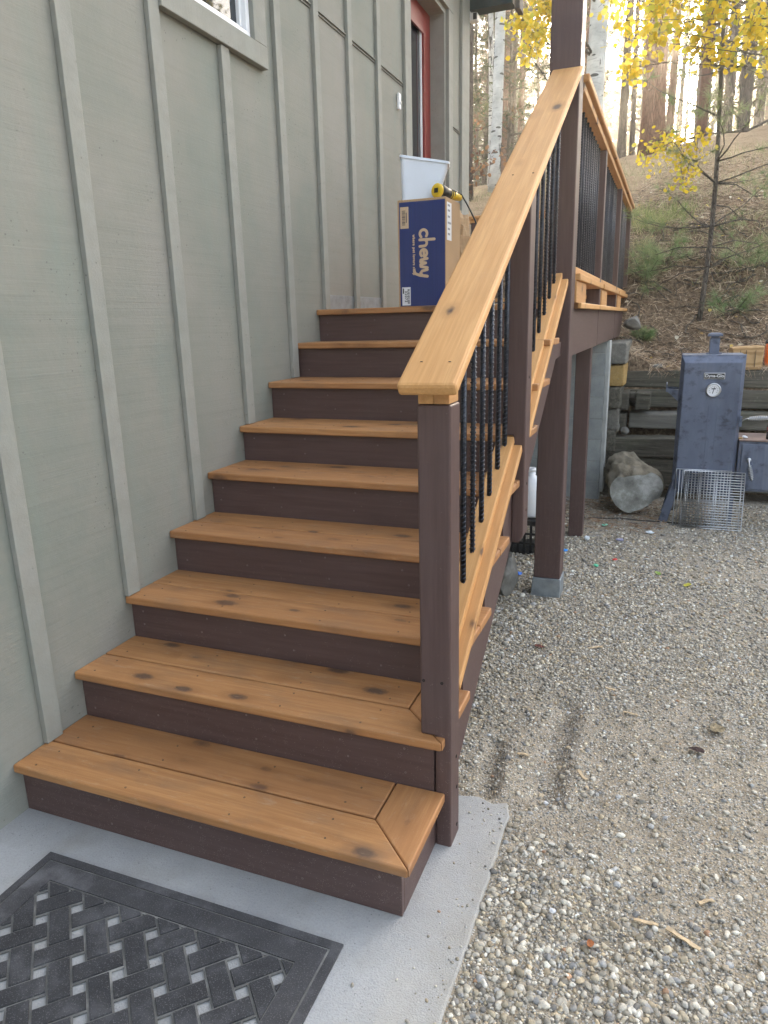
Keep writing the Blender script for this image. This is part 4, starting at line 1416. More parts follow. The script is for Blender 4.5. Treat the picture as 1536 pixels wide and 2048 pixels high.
# side shelf bracket, V shaped
bm = bmesh.new()
def plate(bm, pts, y0, y1):
    a = [bm.verts.new((p[0], y0, p[1])) for p in pts]; b = [bm.verts.new((p[0], y1, p[1])) for p in pts]
    bm.faces.new(a); bm.faces.new(b[::-1])
    for i in range(len(pts)):
        j = (i + 1) % len(pts); bm.faces.new((a[i], a[j], b[j], b[i]))
plate(bm, [(X0 + .002, .918), (1.842, .925), (1.842, .905), (X0 + .002, .825)], 4.80, 4.806)
plate(bm, [(X0 + .002, .918), (1.842, .925), (1.842, .905), (X0 + .002, .825)], 5.02, 5.026)
bx(bm, (1.832, 4.80, .90), (1.842, 5.026, .960)); bx(bm, (1.842, 4.807, .898), (X0 + .002, 5.019, .904))
bmesh.ops.recalc_face_normals(bm, faces=bm.faces)
obj_bm('side_bracket', bm, ENA, sm)
# latch with coil handle on the right
def coil(bm, a, b, r0, turns, wire, n=14):
    a, b = Vector(a), Vector(b); d = (b - a); X = d.normalized(); Y = X.cross(Vector((0, 0, 1)) if abs(X.z) < .9 else Vector((1, 0, 0))).normalized(); Z = X.cross(Y)
    pts = []
    N_ = turns * n
    for i in range(N_ + 1):
        t = i / N_; rr = r0 * (.55 + .45 * math.sin(PI * min(1, max(0, t))) ** .6)
        an = 2 * PI * turns * t
        pts.append(a + d * t + Y * math.cos(an) * rr + Z * math.sin(an) * rr)
    tube_bm(bm, pts, wire, 5)
bm = bmesh.new()
coil(bm, (2.44, 4.72, .712), (2.585, 4.70, .722), .016, 12, .0042)
tube_bm(bm, [(2.39, 4.745, .68), (2.405, 4.72, .700), (2.43, 4.72, .712), (2.59, 4.70, .722)], .005, 8)
lat = obj_bm('latch_handle', bm, CHROME, sm)
box('latch_plate', (2.375, 4.725, .645), (2.397, 4.752, .725), ENA, lat, .003, 'z')
# firebox
fb = box('firebox', (2.396, 4.76, .130), (2.87, 5.13, .530), ENA, sm, .008, 'x')
box('firebox_door', (2.418, 4.742, .150), (2.86, 4.759, .510), ENA, fb, .004, 'x')
box('firebox_top', (2.392, 4.745, .531), (2.878, 5.14, .540), flat('rusty_top_plate', (.17, .12, .10), .7, .2, .5, 5), fb, .002, 'x')
bm = bmesh.new()
coil(bm, (2.478, 4.712, .355), (2.505, 4.712, .235), .015, 9, .004)
tube_bm(bm, [(2.474, 4.742, .388), (2.474, 4.715, .388), (2.476, 4.712, .36), (2.507, 4.712, .228)], .0055, 8)
bm2 = bmesh.new()
lathe_bm(bm, [(.012, 0), (.017, .01), (.017, .022), (.006, .028)], 12, Matrix.Translation((2.474, 4.742, .388)) @ Matrix.Rotation(PI / 2, 4, 'X'))
bm2.free()
obj_bm('firebox_handle', bm, CHROME, fb)
# legs
def leg(pts, y0, y1):
    bm = bmesh.new(); plate(bm, pts, y0, y1); bmesh.ops.recalc_face_normals(bm, faces=bm.faces); bevel(bm, .002, 1)
    obj_bm('leg', bm, ENA, sm)
leg([(1.948, .30), (1.925, .13), (1.846, GZ5 + .005), (1.918, GZ5 + .005), (1.975, .09), (1.975, .30)], 4.752, 4.760)
leg([(1.948, .10), (1.925, .10), (1.862, GZ5 + .005), (1.918, GZ5 + .005), (1.975, .09)], 5.085, 5.093)
leg([(2.35, .084), (2.40, .084), (2.40, GZ5 + .005), (2.365, GZ5 + .005)], 4.79, 4.80)
leg([(2.80, .129), (2.85, .129), (2.91, GZ5 + .005), (2.86, GZ5 + .005)], 4.78, 4.79)
leg([(2.80, .129), (2.85, .129), (2.91, GZ5 + .005), (2.86, GZ5 + .005)], 5.10, 5.11)
# rusty bits and the can on the firebox
can = thing('spray_can', 'dark red and black can standing on the firebox of the smoker', 'can', (2.615, 4.84, .5405))
bm = bmesh.new(); lathe_bm(bm, [(.026, .5405), (.028, .545), (.028, .60)], 20, Matrix.Translation((2.615, 4.84, 0))); obj_bm('lower_body', bm, BLACKP, can)
bm = bmesh.new(); lathe_bm(bm, [(.0282, .601), (.0282, .635)], 20, Matrix.Translation((2.615, 4.84, 0))); obj_bm('red_band', bm, flat('dark_red_print', (.25, .01, .015), .4), can)
bm = bmesh.new(); lathe_bm(bm, [(.0275, .636), (.024, .655), (.015, .66), (.015, .68)], 20, Matrix.Translation((2.615, 4.84, 0))); obj_bm('lid', bm, BLACKP, can)
tag(rock('pebble', (2.436, 4.83, .553), (.025, .018, .012), 'white pebble on the top plate of the firebox', 'pebble', mat=PAPER, seed=12))
tag(rock('wood_chip', (2.405, 4.80, .547), (.020, .014, .007), 'tiny orange wood chip on the corner of the firebox top', 'wood chip', mat=TIET, seed=13))
# grates leaning on the smoker
def grate(name, label, x0, x1, horiz, n, cross, y0, y1, z0, z1, wire=.0040):
    g = thing(name, label, 'grill grate', ((x0 + x1) / 2, y0, z0))
    bm = bmesh.new()
    def pt(u, v): return (x0 + (x1 - x0) * u, y0 + (y1 - y0) * v, z0 + (z1 - z0) * v)
    tube_bm(bm, [pt(0, 0), pt(1, 0), pt(1, 1), pt(0, 1), pt(0, 0)], wire * 1.5, 6)
    obj_bm('rim', bm, CHROME, g)
    bm = bmesh.new()
    for i in range(1, n):
        t = i / n
        a, b = (pt(0, t), pt(1, t)) if horiz else (pt(t, 0), pt(t, 1))
        tube_bm(bm, [a, b], wire, 5)
    obj_bm('bars', bm, CHROME, g)
    bm = bmesh.new()
    for t in cross:
        a, b = (pt(t, 0), pt(t, 1)) if horiz else (pt(0, t), pt(1, t))
        a = Vector(a) + Vector((0, wire * 1.8, 0)); b = Vector(b) + Vector((0, wire * 1.8, 0))
        tube_bm(bm, [a, b], wire * 1.2, 5)
    obj_bm('cross_wires', bm, CHROME, g)
grate('grill_grate', 'wire grill grate with upright bars leaning on the smoker, behind the other grate', 1.960, 2.36, False, 17, (.45,), 4.655, 4.728, GZ5 + .01, .292)
grate('grill_grate', 'wire grill grate with level bars leaning in front of the other grate on the smoker', 2.018, 2.458, True, 22, (.05, .27, .52, .55, .76, .95), 4.600, 4.712, GZ5 + .01, .285)
# split firewood and red can on top of the wall
fwd_t = thing('firewood_piece', 'pale freshly cut block of firewood on the wall behind the smoker', 'firewood', (2.5, 6.3, .98))
def endgrain():
    k = NT('fresh_end_grain', .8, .2)
    b = k.coords()
    wv = k.n('ShaderNodeTexWave', wave_type='RINGS', rings_direction='X')
    k.l(k.coords(rnd=False), wv.inputs[0]); wv.inputs['Scale'].default_value = 14; wv.inputs['Distortion'].default_value = 2
    c = k.ramp(wv.outputs[1], [(0.2, (0.36, 0.22, 0.10)), (0.8, (0.50, 0.33, 0.165))])
    k.col(k.mix(k.rng(k.noise(b, 12, 4), .5, .8, 0, .4), c, (.25, .15, .07)))
    return k.m
bm = bmesh.new()
bx(bm, (-.13, -.10, -.105), (.13, .12, .105)); bevel(bm, .012, 2)
for v in bm.verts:
    v.co += noise.noise_vector(v.co * 9) * .012
    if v.co.z > 0: v.co.z += .02 * (v.co.x / .13) * .4
obj_bm('block', bm, endgrain(), fwd_t, Matrix.Translation((2.515, 6.27, 1.085)) @ Matrix.Rotation(.08, 4, 'Z'))
bm = bmesh.new()
for x, w_ in ((-.02, .003), (.06, .002), (-.07, .002)):
    bx(bm, (x, -.112, -.08), (x + w_, -.098, .075))
obj_bm('drying_crack', bm, DARK, fwd_t, Matrix.Translation((2.515, 6.27, 1.085)) @ Matrix.Rotation(.08, 4, 'Z'))
rc = thing('fuel_can', 'orange red plastic can behind the pale firewood block at the frame edge', 'fuel can', (2.74, 6.3, .98))
bm = bmesh.new(); bx(bm, (2.685, 6.26, .985), (2.85, 6.44, 1.215)); bevel(bm, .025, 3); obj_bm('tank', bm, ORANGEP, rc)
bm = bmesh.new(); tube_bm(bm, [(2.70, 6.35, 1.21), (2.72, 6.35, 1.265), (2.79, 6.35, 1.265), (2.81, 6.35, 1.21)], .011, 8); obj_bm('handle', bm, ORANGEP, rc)
bm = bmesh.new(); lathe_bm(bm, [(.022, 1.213), (.022, 1.24), (.012, 1.245)], 14, Matrix.Translation((2.69, 6.30, 0))); obj_bm('cap', bm, BLACKP, rc)
# cable on the gravel
bm = bmesh.new()
tube_bm(bm, [(x, 4.66 + .03 * math.sin(x * 5) + (x - 1.1) * .06, float(ground_z(np.array([x]), np.array([4.67]))[0]) + .010) for x in np.linspace(.9, 2.25, 26)], .005, 6)
tag(obj_bm('garden_hose_line', bm, BLACKP), 'thin black line lying on the gravel in front of the log', 'cable')
bpy.data.objects['garden_hose_line'].name = 'cable'

# ================================================================== THINGS ON THE LANDING
Z9 = zt[9] + .0008
cb = thing('cardboard_box', 'tall navy printed cardboard box standing on the top landing against the wall', 'box', (.577, 2.53, Z9))
BX0, BX1, BY0, BY1, BZ1 = .446, .713, 2.405, 2.672, 2.113
box('carton', (BX0, BY0, Z9), (BX1, BY1, BZ1), KRAFT, cb, .003, 'z')
pn = box('printed_panel', (BX0 + .010, BY0 - .0016, Z9 + .004), (BX1 - .006, BY0 - .0004, BZ1 - .012), NAVY, cb, 0, 'z')
box('barcode_patch', (.462, BY0 - .0026, 1.972), (.508, BY0 - .0017, 2.078), KLOGO, pn, 0, 'z')
bm = bmesh.new()
random.seed(9)
zc = 1.988
while zc < 2.058:
    h = random.choice((.0015, .002, .003)); bx(bm, (.472, BY0 - .0032, zc), (.490, BY0 - .0027, zc + h)); zc += h + random.choice((.0015, .002, .003))
bx(bm, (.494, BY0 - .0032, 2.0), (.498, BY0 - .0027, 2.05))
obj_bm('barcode', bm, INK, pn)
box('shipping_sticker', (.466, BY0 - .0026, 1.582), (.514, BY0 - .0017, 1.676), PAPER, pn, 0, 'z')
RX = lambda x, z: Matrix.Translation((x, BY0 - .0030, z)) @ Matrix.Rotation(PI / 2, 4, 'X') @ Matrix.Rotation(-PI / 2, 4, 'Z')
obj_bm('sticker_number', text_bm('32072', .0195, .0003, .0006, 1.25), INK, pn, RX(.488, 1.628))
bm = bmesh.new(); zc = 1.59
while zc < 1.665:
    h = random.choice((.0012, .002, .0028)); bx(bm, (.497, BY0 - .0032, zc), (.509, BY0 - .0027, zc + h)); zc += h + random.choice((.0012, .002))
bx(bm, (.470, BY0 - .0032, 1.643), (.477, BY0 - .0027, 1.67))
obj_bm('barcode', bm, INK, pn)
# rounded brush lettering, drawn as thick strokes (reading downwards)
def stroke_letters(word, h, wdt, z_):
    """returns bm of flat rounded strokes; letter units: x right, y up, x-height 1"""
    A_ = lambda cx, cy, r_, a0, a1, n=12, sx=1: [(cx + sx * r_ * math.cos(math.radians(a0 + (a1 - a0) * i / n)), cy + r_ * math.sin(math.radians(a0 + (a1 - a0) * i / n))) for i in range(n + 1)]
    G = {'c': ([A_(.5, .5, .42, 50, 320)], 1.0),
         'h': ([[(.12, 1.75), (.12, .05)], [(.12, .55)] + A_(.45, .55, .33, 160, 0, 8) + [(.80, .05)]], 1.02),
         'e': ([[(.12, .50), (.85, .55)] + A_(.5, .5, .38, 10, 320, 14)], 1.0),
         'w': ([[(.08, .92), (.22, .15), (.40, .12), (.55, .75), (.70, .12), (.90, .15), (1.05, .92)]], 1.18),
         'y': ([[(.08, .92), (.20, .30), (.42, .12), (.68, .35), (.78, .92)], [(.80, .92), (.66, .05), (.45, -.50), (.12, -.62)]], .95)}
    bm = bmesh.new(); x = 0
    for ch in word:
        strokes, adv = G[ch]
        for s_ in strokes:
            P_ = [Vector((x + a_, b_)) for a_, b_ in s_]
            lay = 0
            for i in range(len(P_) - 1):
                a_, b_ = P_[i], P_[i + 1]; d = (b_ - a_)
                if d.length < 1e-5: continue
                n_ = Vector((-d.y, d.x)).normalized() * wdt / 2
                lay += 1
                zz = z_ + (lay % 2) * .0001
                bm.faces.new([bm.verts.new((*(q * h), zz)) for q in (a_ - n_, b_ - n_, b_ + n_, a_ + n_)])
            for i, p in enumerate(P_):
                bm.faces.new([bm.verts.new((*((p + Vector((math.cos(2 * PI * k / 14), math.sin(2 * PI * k / 14))) * wdt / 2) * h), z_ + .00022 + .00003 * (i % 3))) for k in range(14)])
        x += adv
    for v in bm.verts: v.co.x -= x * h / 2
    return bm
obj_bm('lettering', stroke_letters('chewy', .0475, .29, 0), KLOGO, pn, RX(.5665, 1.842))
obj_bm('small_lettering', text_bm('where pet lovers shop', .0178, .0002, .0013, 1.22), KLOGO, pn, RX(.536, 1.838))
box('address_label', (BX1 + .0004, 2.418, 1.905), (BX1 + .0014, 2.500, 2.090), PAPER, cb, 0, 'z')
bm = bmesh.new()
for z in (1.93, 1.955, 1.985, 2.015, 2.045, 2.07):
    bx(bm, (BX1 + .0015, 2.43, z), (BX1 + .0020, 2.47 if z != 1.985 else 2.49, z + .010))
obj_bm('label_print', bm, flat('label_grey_ink', (.25, .26, .28), .6), cb)
box('tape', (BX0 + .02, 2.525, BZ1 + .0003), (BX1 - .002, 2.570, BZ1 + .0010), flat('packing_tape', (.42, .30, .18), .3), cb, 0, 'x')
# crumpled paper poking behind the box
bm = bmesh.new(); bmesh.ops.create_icosphere(bm, subdivisions=4, radius=1)
for v in bm.verts:
    n_ = noise.noise(v.co * 3.1) * .35 + abs(noise.noise(v.co * 7)) * .25
    v.co *= 1 + n_ * .5
    v.co = Vector((v.co.x * .085, v.co.y * .10, v.co.z * .24))
tag(obj_bm('packing_paper', bm, KRAFT, None, Matrix.Translation((.66, 2.80, Z9 + .27))), 'crumpled brown packing paper standing behind the navy box', 'packing paper')
# white tapered bin on the box
bn = thing('waste_bin', 'white tapered plastic bin standing on top of the navy box', 'bin', (.5, 2.56, BZ1 + .001))
BT = Matrix.Translation((.512, 2.54, BZ1 - .052)) @ Matrix.Rotation(rad(16), 4, 'Z') @ Matrix.Rotation(rad(9.5), 4, 'Y')
def rect_ring(bm, hw, hd, z, grow):
    vs2 = []
    for sa, sb, st_a in ((-1, -1, PI), (1, -1, 1.5 * PI), (1, 1, 0), (-1, 1, .5 * PI)):
        rr = .018
        for q in range(4):
            an = st_a + q * PI / 6
            vs2.append(bm.verts.new(BT @ Vector((sa * (hw + grow - rr) + math.cos(an) * rr, sb * (hd + grow - rr) + math.sin(an) * rr, z))))
    return vs2
bm = bmesh.new()
HB = .262
rs = [rect_ring(bm, .080, .050, 0, 0), rect_ring(bm, .126, .070, HB - .012, 0), rect_ring(bm, .126, .070, HB - .012, .007), rect_ring(bm, .126, .070, HB, .007), rect_ring(bm, .126, .070, HB, -.003), rect_ring(bm, .126, .070, HB - .014, -.004), rect_ring(bm, .080, .050, .006, -.003)]
for a, b in zip(rs, rs[1:]):
    for i in range(16):
        j = (i + 1) % 16; bm.faces.new((a[i], a[j], b[j], b[i]))
bm.faces.new(rs[0]); bm.faces.new(rs[-1])
obj_bm('tub', bm, flat('cool_white_plastic', (.74, .80, .88), .35, 0, .02), bn)
# power tool lying on the box
pt_ = thing('power_tool', 'yellow and black corded power tool lying on the corner of the navy box', 'power tool', (.66, 2.5, BZ1))
hd = Vector((.650, 2.440, BZ1 + .038)); bk_ = Vector((.705, 2.60, BZ1 + .030))
ax = (hd - bk_).normalized(); xx = Vector((0, 0, 1)).cross(ax).normalized(); yy = ax.cross(xx)
TMt = Matrix.Translation(hd) @ Matrix((xx, yy, ax)).transposed().to_4x4()
bm = bmesh.new(); lathe_bm(bm, [(.020, 0), (.032, 0), (.036, -.005), (.036, -.016), (.031, -.019)], 24, TMt); obj_bm('yellow_collar', bm, YELLOWP, pt_)
bm = bmesh.new(); lathe_bm(bm, [(.034, -.018), (.035, -.045), (.030, -.07), (.026, -.11)], 20, TMt)
bx(bm, (-.011, -.011, -.001), (.011, .011, .004), 0, TMt); obj_bm('motor_housing', bm, BLACKP, pt_)
bm = bmesh.new()
tube_bm(bm, [TMt @ Vector((0, 0, -.10)), TMt @ Vector((.004, -.004, -.15)), (.715, 2.655, BZ1 - .0 + .026)], [.024, .022, .016], 12); obj_bm('grip', bm, YELLOWP, pt_)
bm = bmesh.new()
for q in (-.118, -.135): 
    lathe_bm(bm, [(.0262, q), (.0262, q - .007)], 16, TMt)
obj_bm('grip_band', bm, BLACKP, pt_)
tag(obj_bm('power_cord', (lambda b: (tube_bm(b, [(.700, 2.60, BZ1 + .052), (.722, 2.66, BZ1 + .045), (.755, 2.67, BZ1 - .01), (.80, 2.66, BZ1 - .09), (.845, 2.65, BZ1 - .21), (.86, 2.66, BZ1 - .35), (.84, 2.70, Z9 + .02), (.9, 2.8, Z9 + .008), (1.0, 2.9, Z9 + .008)], .0045, 8), b)[-1])(bmesh.new()), BLACKP, pt_))
ob = thing('bucket', 'orange bucket hidden behind the navy box on the deck', 'bucket', (.62, 3.25, Z9))
bm = bmesh.new(); lathe_bm(bm, [(.10, Z9), (.125, Z9 + .33), (.132, Z9 + .335), (.132, Z9 + .35), (.121, Z9 + .35), (.097, Z9 + .02)], 28, Matrix.Translation((.60, 3.25, 0))); obj_bm('shell', bm, ORANGEP, ob)
bm = bmesh.new(); tube_bm(bm, [Vector((.60 + .135 * math.cos(a), 3.25, Z9 + .33 + .10 * math.sin(a))) for a in np.linspace(0, PI, 14)], .003, 6); obj_bm('bail', bm, CHROME, ob)
# things under the stairs
ju = thing('plastic_jug', 'white plastic jug in the shade under the stairs', 'jug', (.97, 3.6, -.1))
bm = bmesh.new(); lathe_bm(bm, [(.09, .13), (.105, .15), (.105, .33), (.08, .39), (.03, .42), (.03, .45)], 20, Matrix.Translation((.985, 3.6, 0))); obj_bm('jug_body', bm, WHITE, ju)
bm = bmesh.new(); lathe_bm(bm, [(.033, .451), (.033, .475)], 16, Matrix.Translation((.985, 3.6, 0))); obj_bm('cap', bm, WHITE, ju)
cr = thing('plastic_crate', 'black plastic crate on the ground under the stairs', 'crate', (.93, 3.62, -.13))
bm = bmesh.new()
cxa, cya, cza = (.78, 3.45, -.125), (1.12, 3.78, .125), 0
for a, b in (((.78, 3.45, -.125), (1.12, 3.78, -.11)), ((.78, 3.45, .09), (1.12, 3.46, .125)), ((.78, 3.77, .09), (1.12, 3.78, .125)), ((.78, 3.46, .09), (.79, 3.77, .125)), ((1.11, 3.46, .09), (1.12, 3.77, .125)), ((.79, 3.46, .112), (1.11, 3.77, .124))):
    bx(bm, a, b)
for i in range(8):
    x = .785 + i * .045; bx(bm, (x, 3.452, -.11), (x + .018, 3.459, .09))
for i in range(8):
    y = 3.465 + i * .04; bx(bm, (1.112, y, -.11), (1.119, y + .018, .09))
for z in (-.05, .02):
    bx(bm, (.781, 3.451, z), (1.119, 3.4595, z + .014)); bx(bm, (1.1105, 3.4605, z), (1.1195, 3.77, z + .014))
obj_bm('crate_shell', bm, BLACKP, cr)

# ---- small debris on the gravel
def gz(x, y): return float(ground_z(np.array([x]), np.array([y]))[0])
def scrap(name, x, y, r_, col_, label, cat, seed, thick=.3):
    m = flat('scrap_' + str(seed), col_, .5)
    bm = bmesh.new(); bmesh.ops.create_icosphere(bm, subdivisions=2, radius=1)
    for v in bm.verts:
        v.co += noise.noise_vector(v.co * 1.5 + Vector((seed, 1, 2))) * .5
        v.co = Vector((v.co.x * r_, v.co.y * r_ * .8, v.co.z * r_ * thick))
    tag(obj_bm(name, bm, m, None, Matrix.Translation((x, y, gz(x, y) + r_ * thick + .004)) @ Matrix.Rotation(seed, 4, 'Z')), label, cat)
scrap('plastic_scrap', 1.241, 3.60, .022, (.05, .30, .75), 'bright blue plastic scrap on the gravel behind the main post', 'plastic scrap', 1)
scrap('plastic_scrap', 1.03, 2.95, .025, (.03, .16, .62), 'dark blue plastic scrap under the stairs beside the stone', 'plastic scrap', 2)
scrap('plastic_scrap', 1.591, 4.02, .030, (.30, .30, .42), 'greyish purple scrap on the gravel below the log', 'plastic scrap', 3)
scrap('plastic_scrap', 1.592, 3.476, .020, (.60, .06, .05), 'small red scrap on the gravel', 'plastic scrap', 4)
scrap('plastic_scrap', 1.481, 3.282, .022, (.12, .55, .33), 'small green bottle top on the gravel', 'plastic scrap', 5)
scrap('paper_scrap', 1.797, 4.308, .030, (.68, .74, .78), 'crumpled white scrap on the gravel between log and grates', 'paper scrap', 6)
scrap('plastic_scrap', 1.449, 4.44, .024, (.25, .62, .45), 'pale green scrap left of the log', 'plastic scrap', 7)
scrap('paper_scrap', 1.355, 3.95, .028, (.62, .66, .68), 'white scrap at the foot of the thin rear post', 'paper scrap', 8, .6)
CHIP = flat('pale_wood_chip', (.46, .35, .22), .8, 0, .25, 60)
def chip(x, y, L_, w_, ang, label, seed):
    w_ *= .75
    bm = bmesh.new(); bx(bm, (-L_ / 2, -w_ / 2, 0), (L_ / 2, w_ / 2, .004))
    bmesh.ops.subdivide_edges(bm, edges=[e for e in bm.edges if e.calc_length() > L_ * .8], cuts=4)
    for v in bm.verts:
        v.co += noise.noise_vector(v.co * 40 + Vector((seed, 0, 0))) * w_ * .6
    tag(obj_bm('wood_chip', bm, CHIP, None, Matrix.Translation((x, y, gz(x, y) + .009)) @ Matrix.Rotation(ang, 4, 'Z') @ Matrix.Rotation(.1, 4, 'Y')), label, 'wood chip')
chip(1.971, .21, .085, .016, -.45, 'longest pale wood chip, lying on the near gravel', 1)
chip(1.885, .235, .062, .013, .1, 'pale wood chip just left of the longest one', 2)
chip(1.795, 1.314, .055, .014, .0, 'pale wood chip in the middle of the packed soil', 3)
chip(1.705, 1.50, .040, .013, .0, 'short pale wood chip left of the middle of the packed soil', 4)
chip(1.603, 1.92, .075, .012, .6, 'thin slanting wood sliver on the gravel near the main post', 5)
chip(1.45, .87, .035, .016, .3, 'small wood chip between the two scraped ruts', 6)
chip(1.66, .81, .045, .014, -.8, 'brown wood chip beside the right rut', 7)
chip(2.03, .36, .05, .014, .7, 'brown wood chip above the longest pale one', 8)
def leaf(x, y, s, c_, label, seed, nm='fallen_leaf'):
    bm = bmesh.new()
    rr = random.Random(seed)
    P_ = []
    for k in range(14):
        a = 2 * PI * k / 14
        q = s * (1 + .35 * math.cos(a)) * (1 + rr.uniform(-.12, .12))
        P_.append((q * math.cos(a), q * .62 * math.sin(a)))
    mid_ = bm.verts.new((s * .2, 0, .0))
    ring = [bm.verts.new((p[0], p[1], .25 * s * abs(p[1] / s) + rr.uniform(0, .1) * s)) for p in P_]
    for i in range(14): bm.faces.new((mid_, ring[i], ring[(i + 1) % 14]))
    bmesh.ops.solidify(bm, geom=bm.faces[:], thickness=.0006)
    m = flat('leaf_%d' % seed, c_, .7)
    tag(obj_bm(nm, bm, m, None, Matrix.Translation((x, y, gz(x, y) + .014)) @ Matrix.Rotation(seed * 1.3, 4, 'Z') @ Matrix.Rotation(.15, 4, 'Y'), smooth=True), label, 'leaf')
leaf(2.104, 1.276, .042, (.40, .33, .21), 'large tan fallen leaf on the gravel at the right', 1)
leaf(2.039, 1.107, .028, (.10, .065, .06), 'dark curled leaf below the large tan leaf', 2)
leaf(2.046, 3.043, .028, (.62, .58, .10), 'yellow green fallen leaf right of the main post', 3)
leaf(1.865, 3.225, .026, (.40, .55, .16), 'green fallen leaf on the gravel above the yellow one', 4)
leaf(1.340, 1.83, .024, (.20, .07, .055), 'small dark red leaf on the soil beside the stringer', 5)
leaf(1.757, .11, .014, (.50, .20, .08), 'tiny orange leaf scrap on the near gravel', 6)

# ================================================================== TREES
def bark(name, a, b_, plate=1.0, kind='pine'):
    k = NT(name, .95, .1)
    b = k.coords()
    if kind == 'pine':
        v = k.coords(scale=(17 * plate, 17 * plate, 4.5 * plate))
        d = k.voro(v, 1.0, 'DISTANCE_TO_EDGE')
        n = k.noise(k.coords(scale=(6, 6, 1.5)), 2, 5, .65)
        c = k.ramp(n, [(0.3, a), (0.7, b_)])
        c = k.mix(k.rng(d, 0.0, .12, .55, 0), c, tuple(q * .35 for q in a))
        k.col(c)
        k.bump(k.rng(d, 0, .2), .8, .02)
    else:
        n = k.noise(b, 5, 5)
        c = k.ramp(n, [(0.3, a), (0.7, b_)])
        v = k.coords(scale=(3.0, 3.0, 9.0))
        vd = k.voro(v, 1.1); msk = k.math('LESS_THAN', vd, .20)
        c = k.mix(k.math('MULTIPLY', msk, .85), c, (0.03, 0.028, 0.025))
        v2 = k.noise(k.coords(scale=(8, 8, 60)), 1, 3)
        c = k.mix(k.rng(v2, .58, .72, 0, .6), c, (0.16, 0.155, 0.14))
        bl = k.noise(k.coords(scale=(4, 4, 1.2)), 1.2, 5, .7)
        c = k.mix(k.rng(bl, .565, .615, 0, .92), c, (0.022, 0.02, 0.018))
        k.col(c)
        k.bump(k.noise(b, 30, 4), .5, .006)
    return k.m
BARKR = bark('red_pine_bark', (.13, .062, .040), (.24, .125, .085))
BARKG = bark('grey_pine_bark', (.075, .060, .050), (.165, .135, .11), 1.3)
BARKA = bark('white_aspen_bark', (.36, .36, .33), (.62, .61, .56), 1, 'aspen')
BARKT = bark('twig_bark', (.10, .085, .07), (.20, .175, .145), 3)
NEEDLE = tint_mat('pine_needles', .6, .30)
LEAFY = tint_mat('aspen_leaves', .55, .60)

def trunk_bm(h, r0, r1, seed, bend=.15, n=10, steps=16, flare=1.35):
    bm = bmesh.new(); rr = random.Random(seed)
    ph = rr.uniform(0, 6); pts = []; rad_ = []
    for i in range(steps + 1):
        t = i / steps
        z = h * t ** 1.15
        pts.append(Vector((bend * math.sin(ph + t * 3) - bend * math.sin(ph), bend * math.cos(ph * 2 + t * 2.5) - bend * math.cos(ph * 2), z - .25)))
        rad_.append((r0 + (r1 - r0) * t) * (1 + (flare - 1) * math.exp(-z / .35)))
    tube_bm(bm, pts, rad_, n)
    return bm, pts
def tri_tufts(C, Dn, n_per, L, wd, seed, cols, spread=.8):
    """C: Mx3 centres, Dn Mx3 outward; n_per needles each as thin triangles"""
    q = np.random.default_rng(seed); m = len(C)
    Cc = np.repeat(C, n_per, 0); Dd = np.repeat(Dn, n_per, 0) * .6 + q.normal(size=(m * n_per, 3)) * spread
    Dd /= np.linalg.norm(Dd, axis=1)[:, None]
    S_ = np.cross(Dd, q.normal(size=Dd.shape)); S_ /= np.linalg.norm(S_, axis=1)[:, None] + 1e-9
    ll = L * q.uniform(.6, 1.15, len(Cc))
    V = np.stack([Cc - S_ * wd / 2, Cc + S_ * wd / 2, Cc + Dd * ll[:, None]], 1)
    F = np.arange(len(Cc) * 3).reshape(-1, 3)
    cc = np.repeat(cols, n_per, 0) * q.uniform(.75, 1.2, (len(Cc), 1))
    return V.reshape(-1, 3), F, np.repeat(cc, 3, 0)
GREENS = np.array([(.060, .085, .030), (.085, .110, .038), (.045, .065, .028), (.12, .135, .05)])
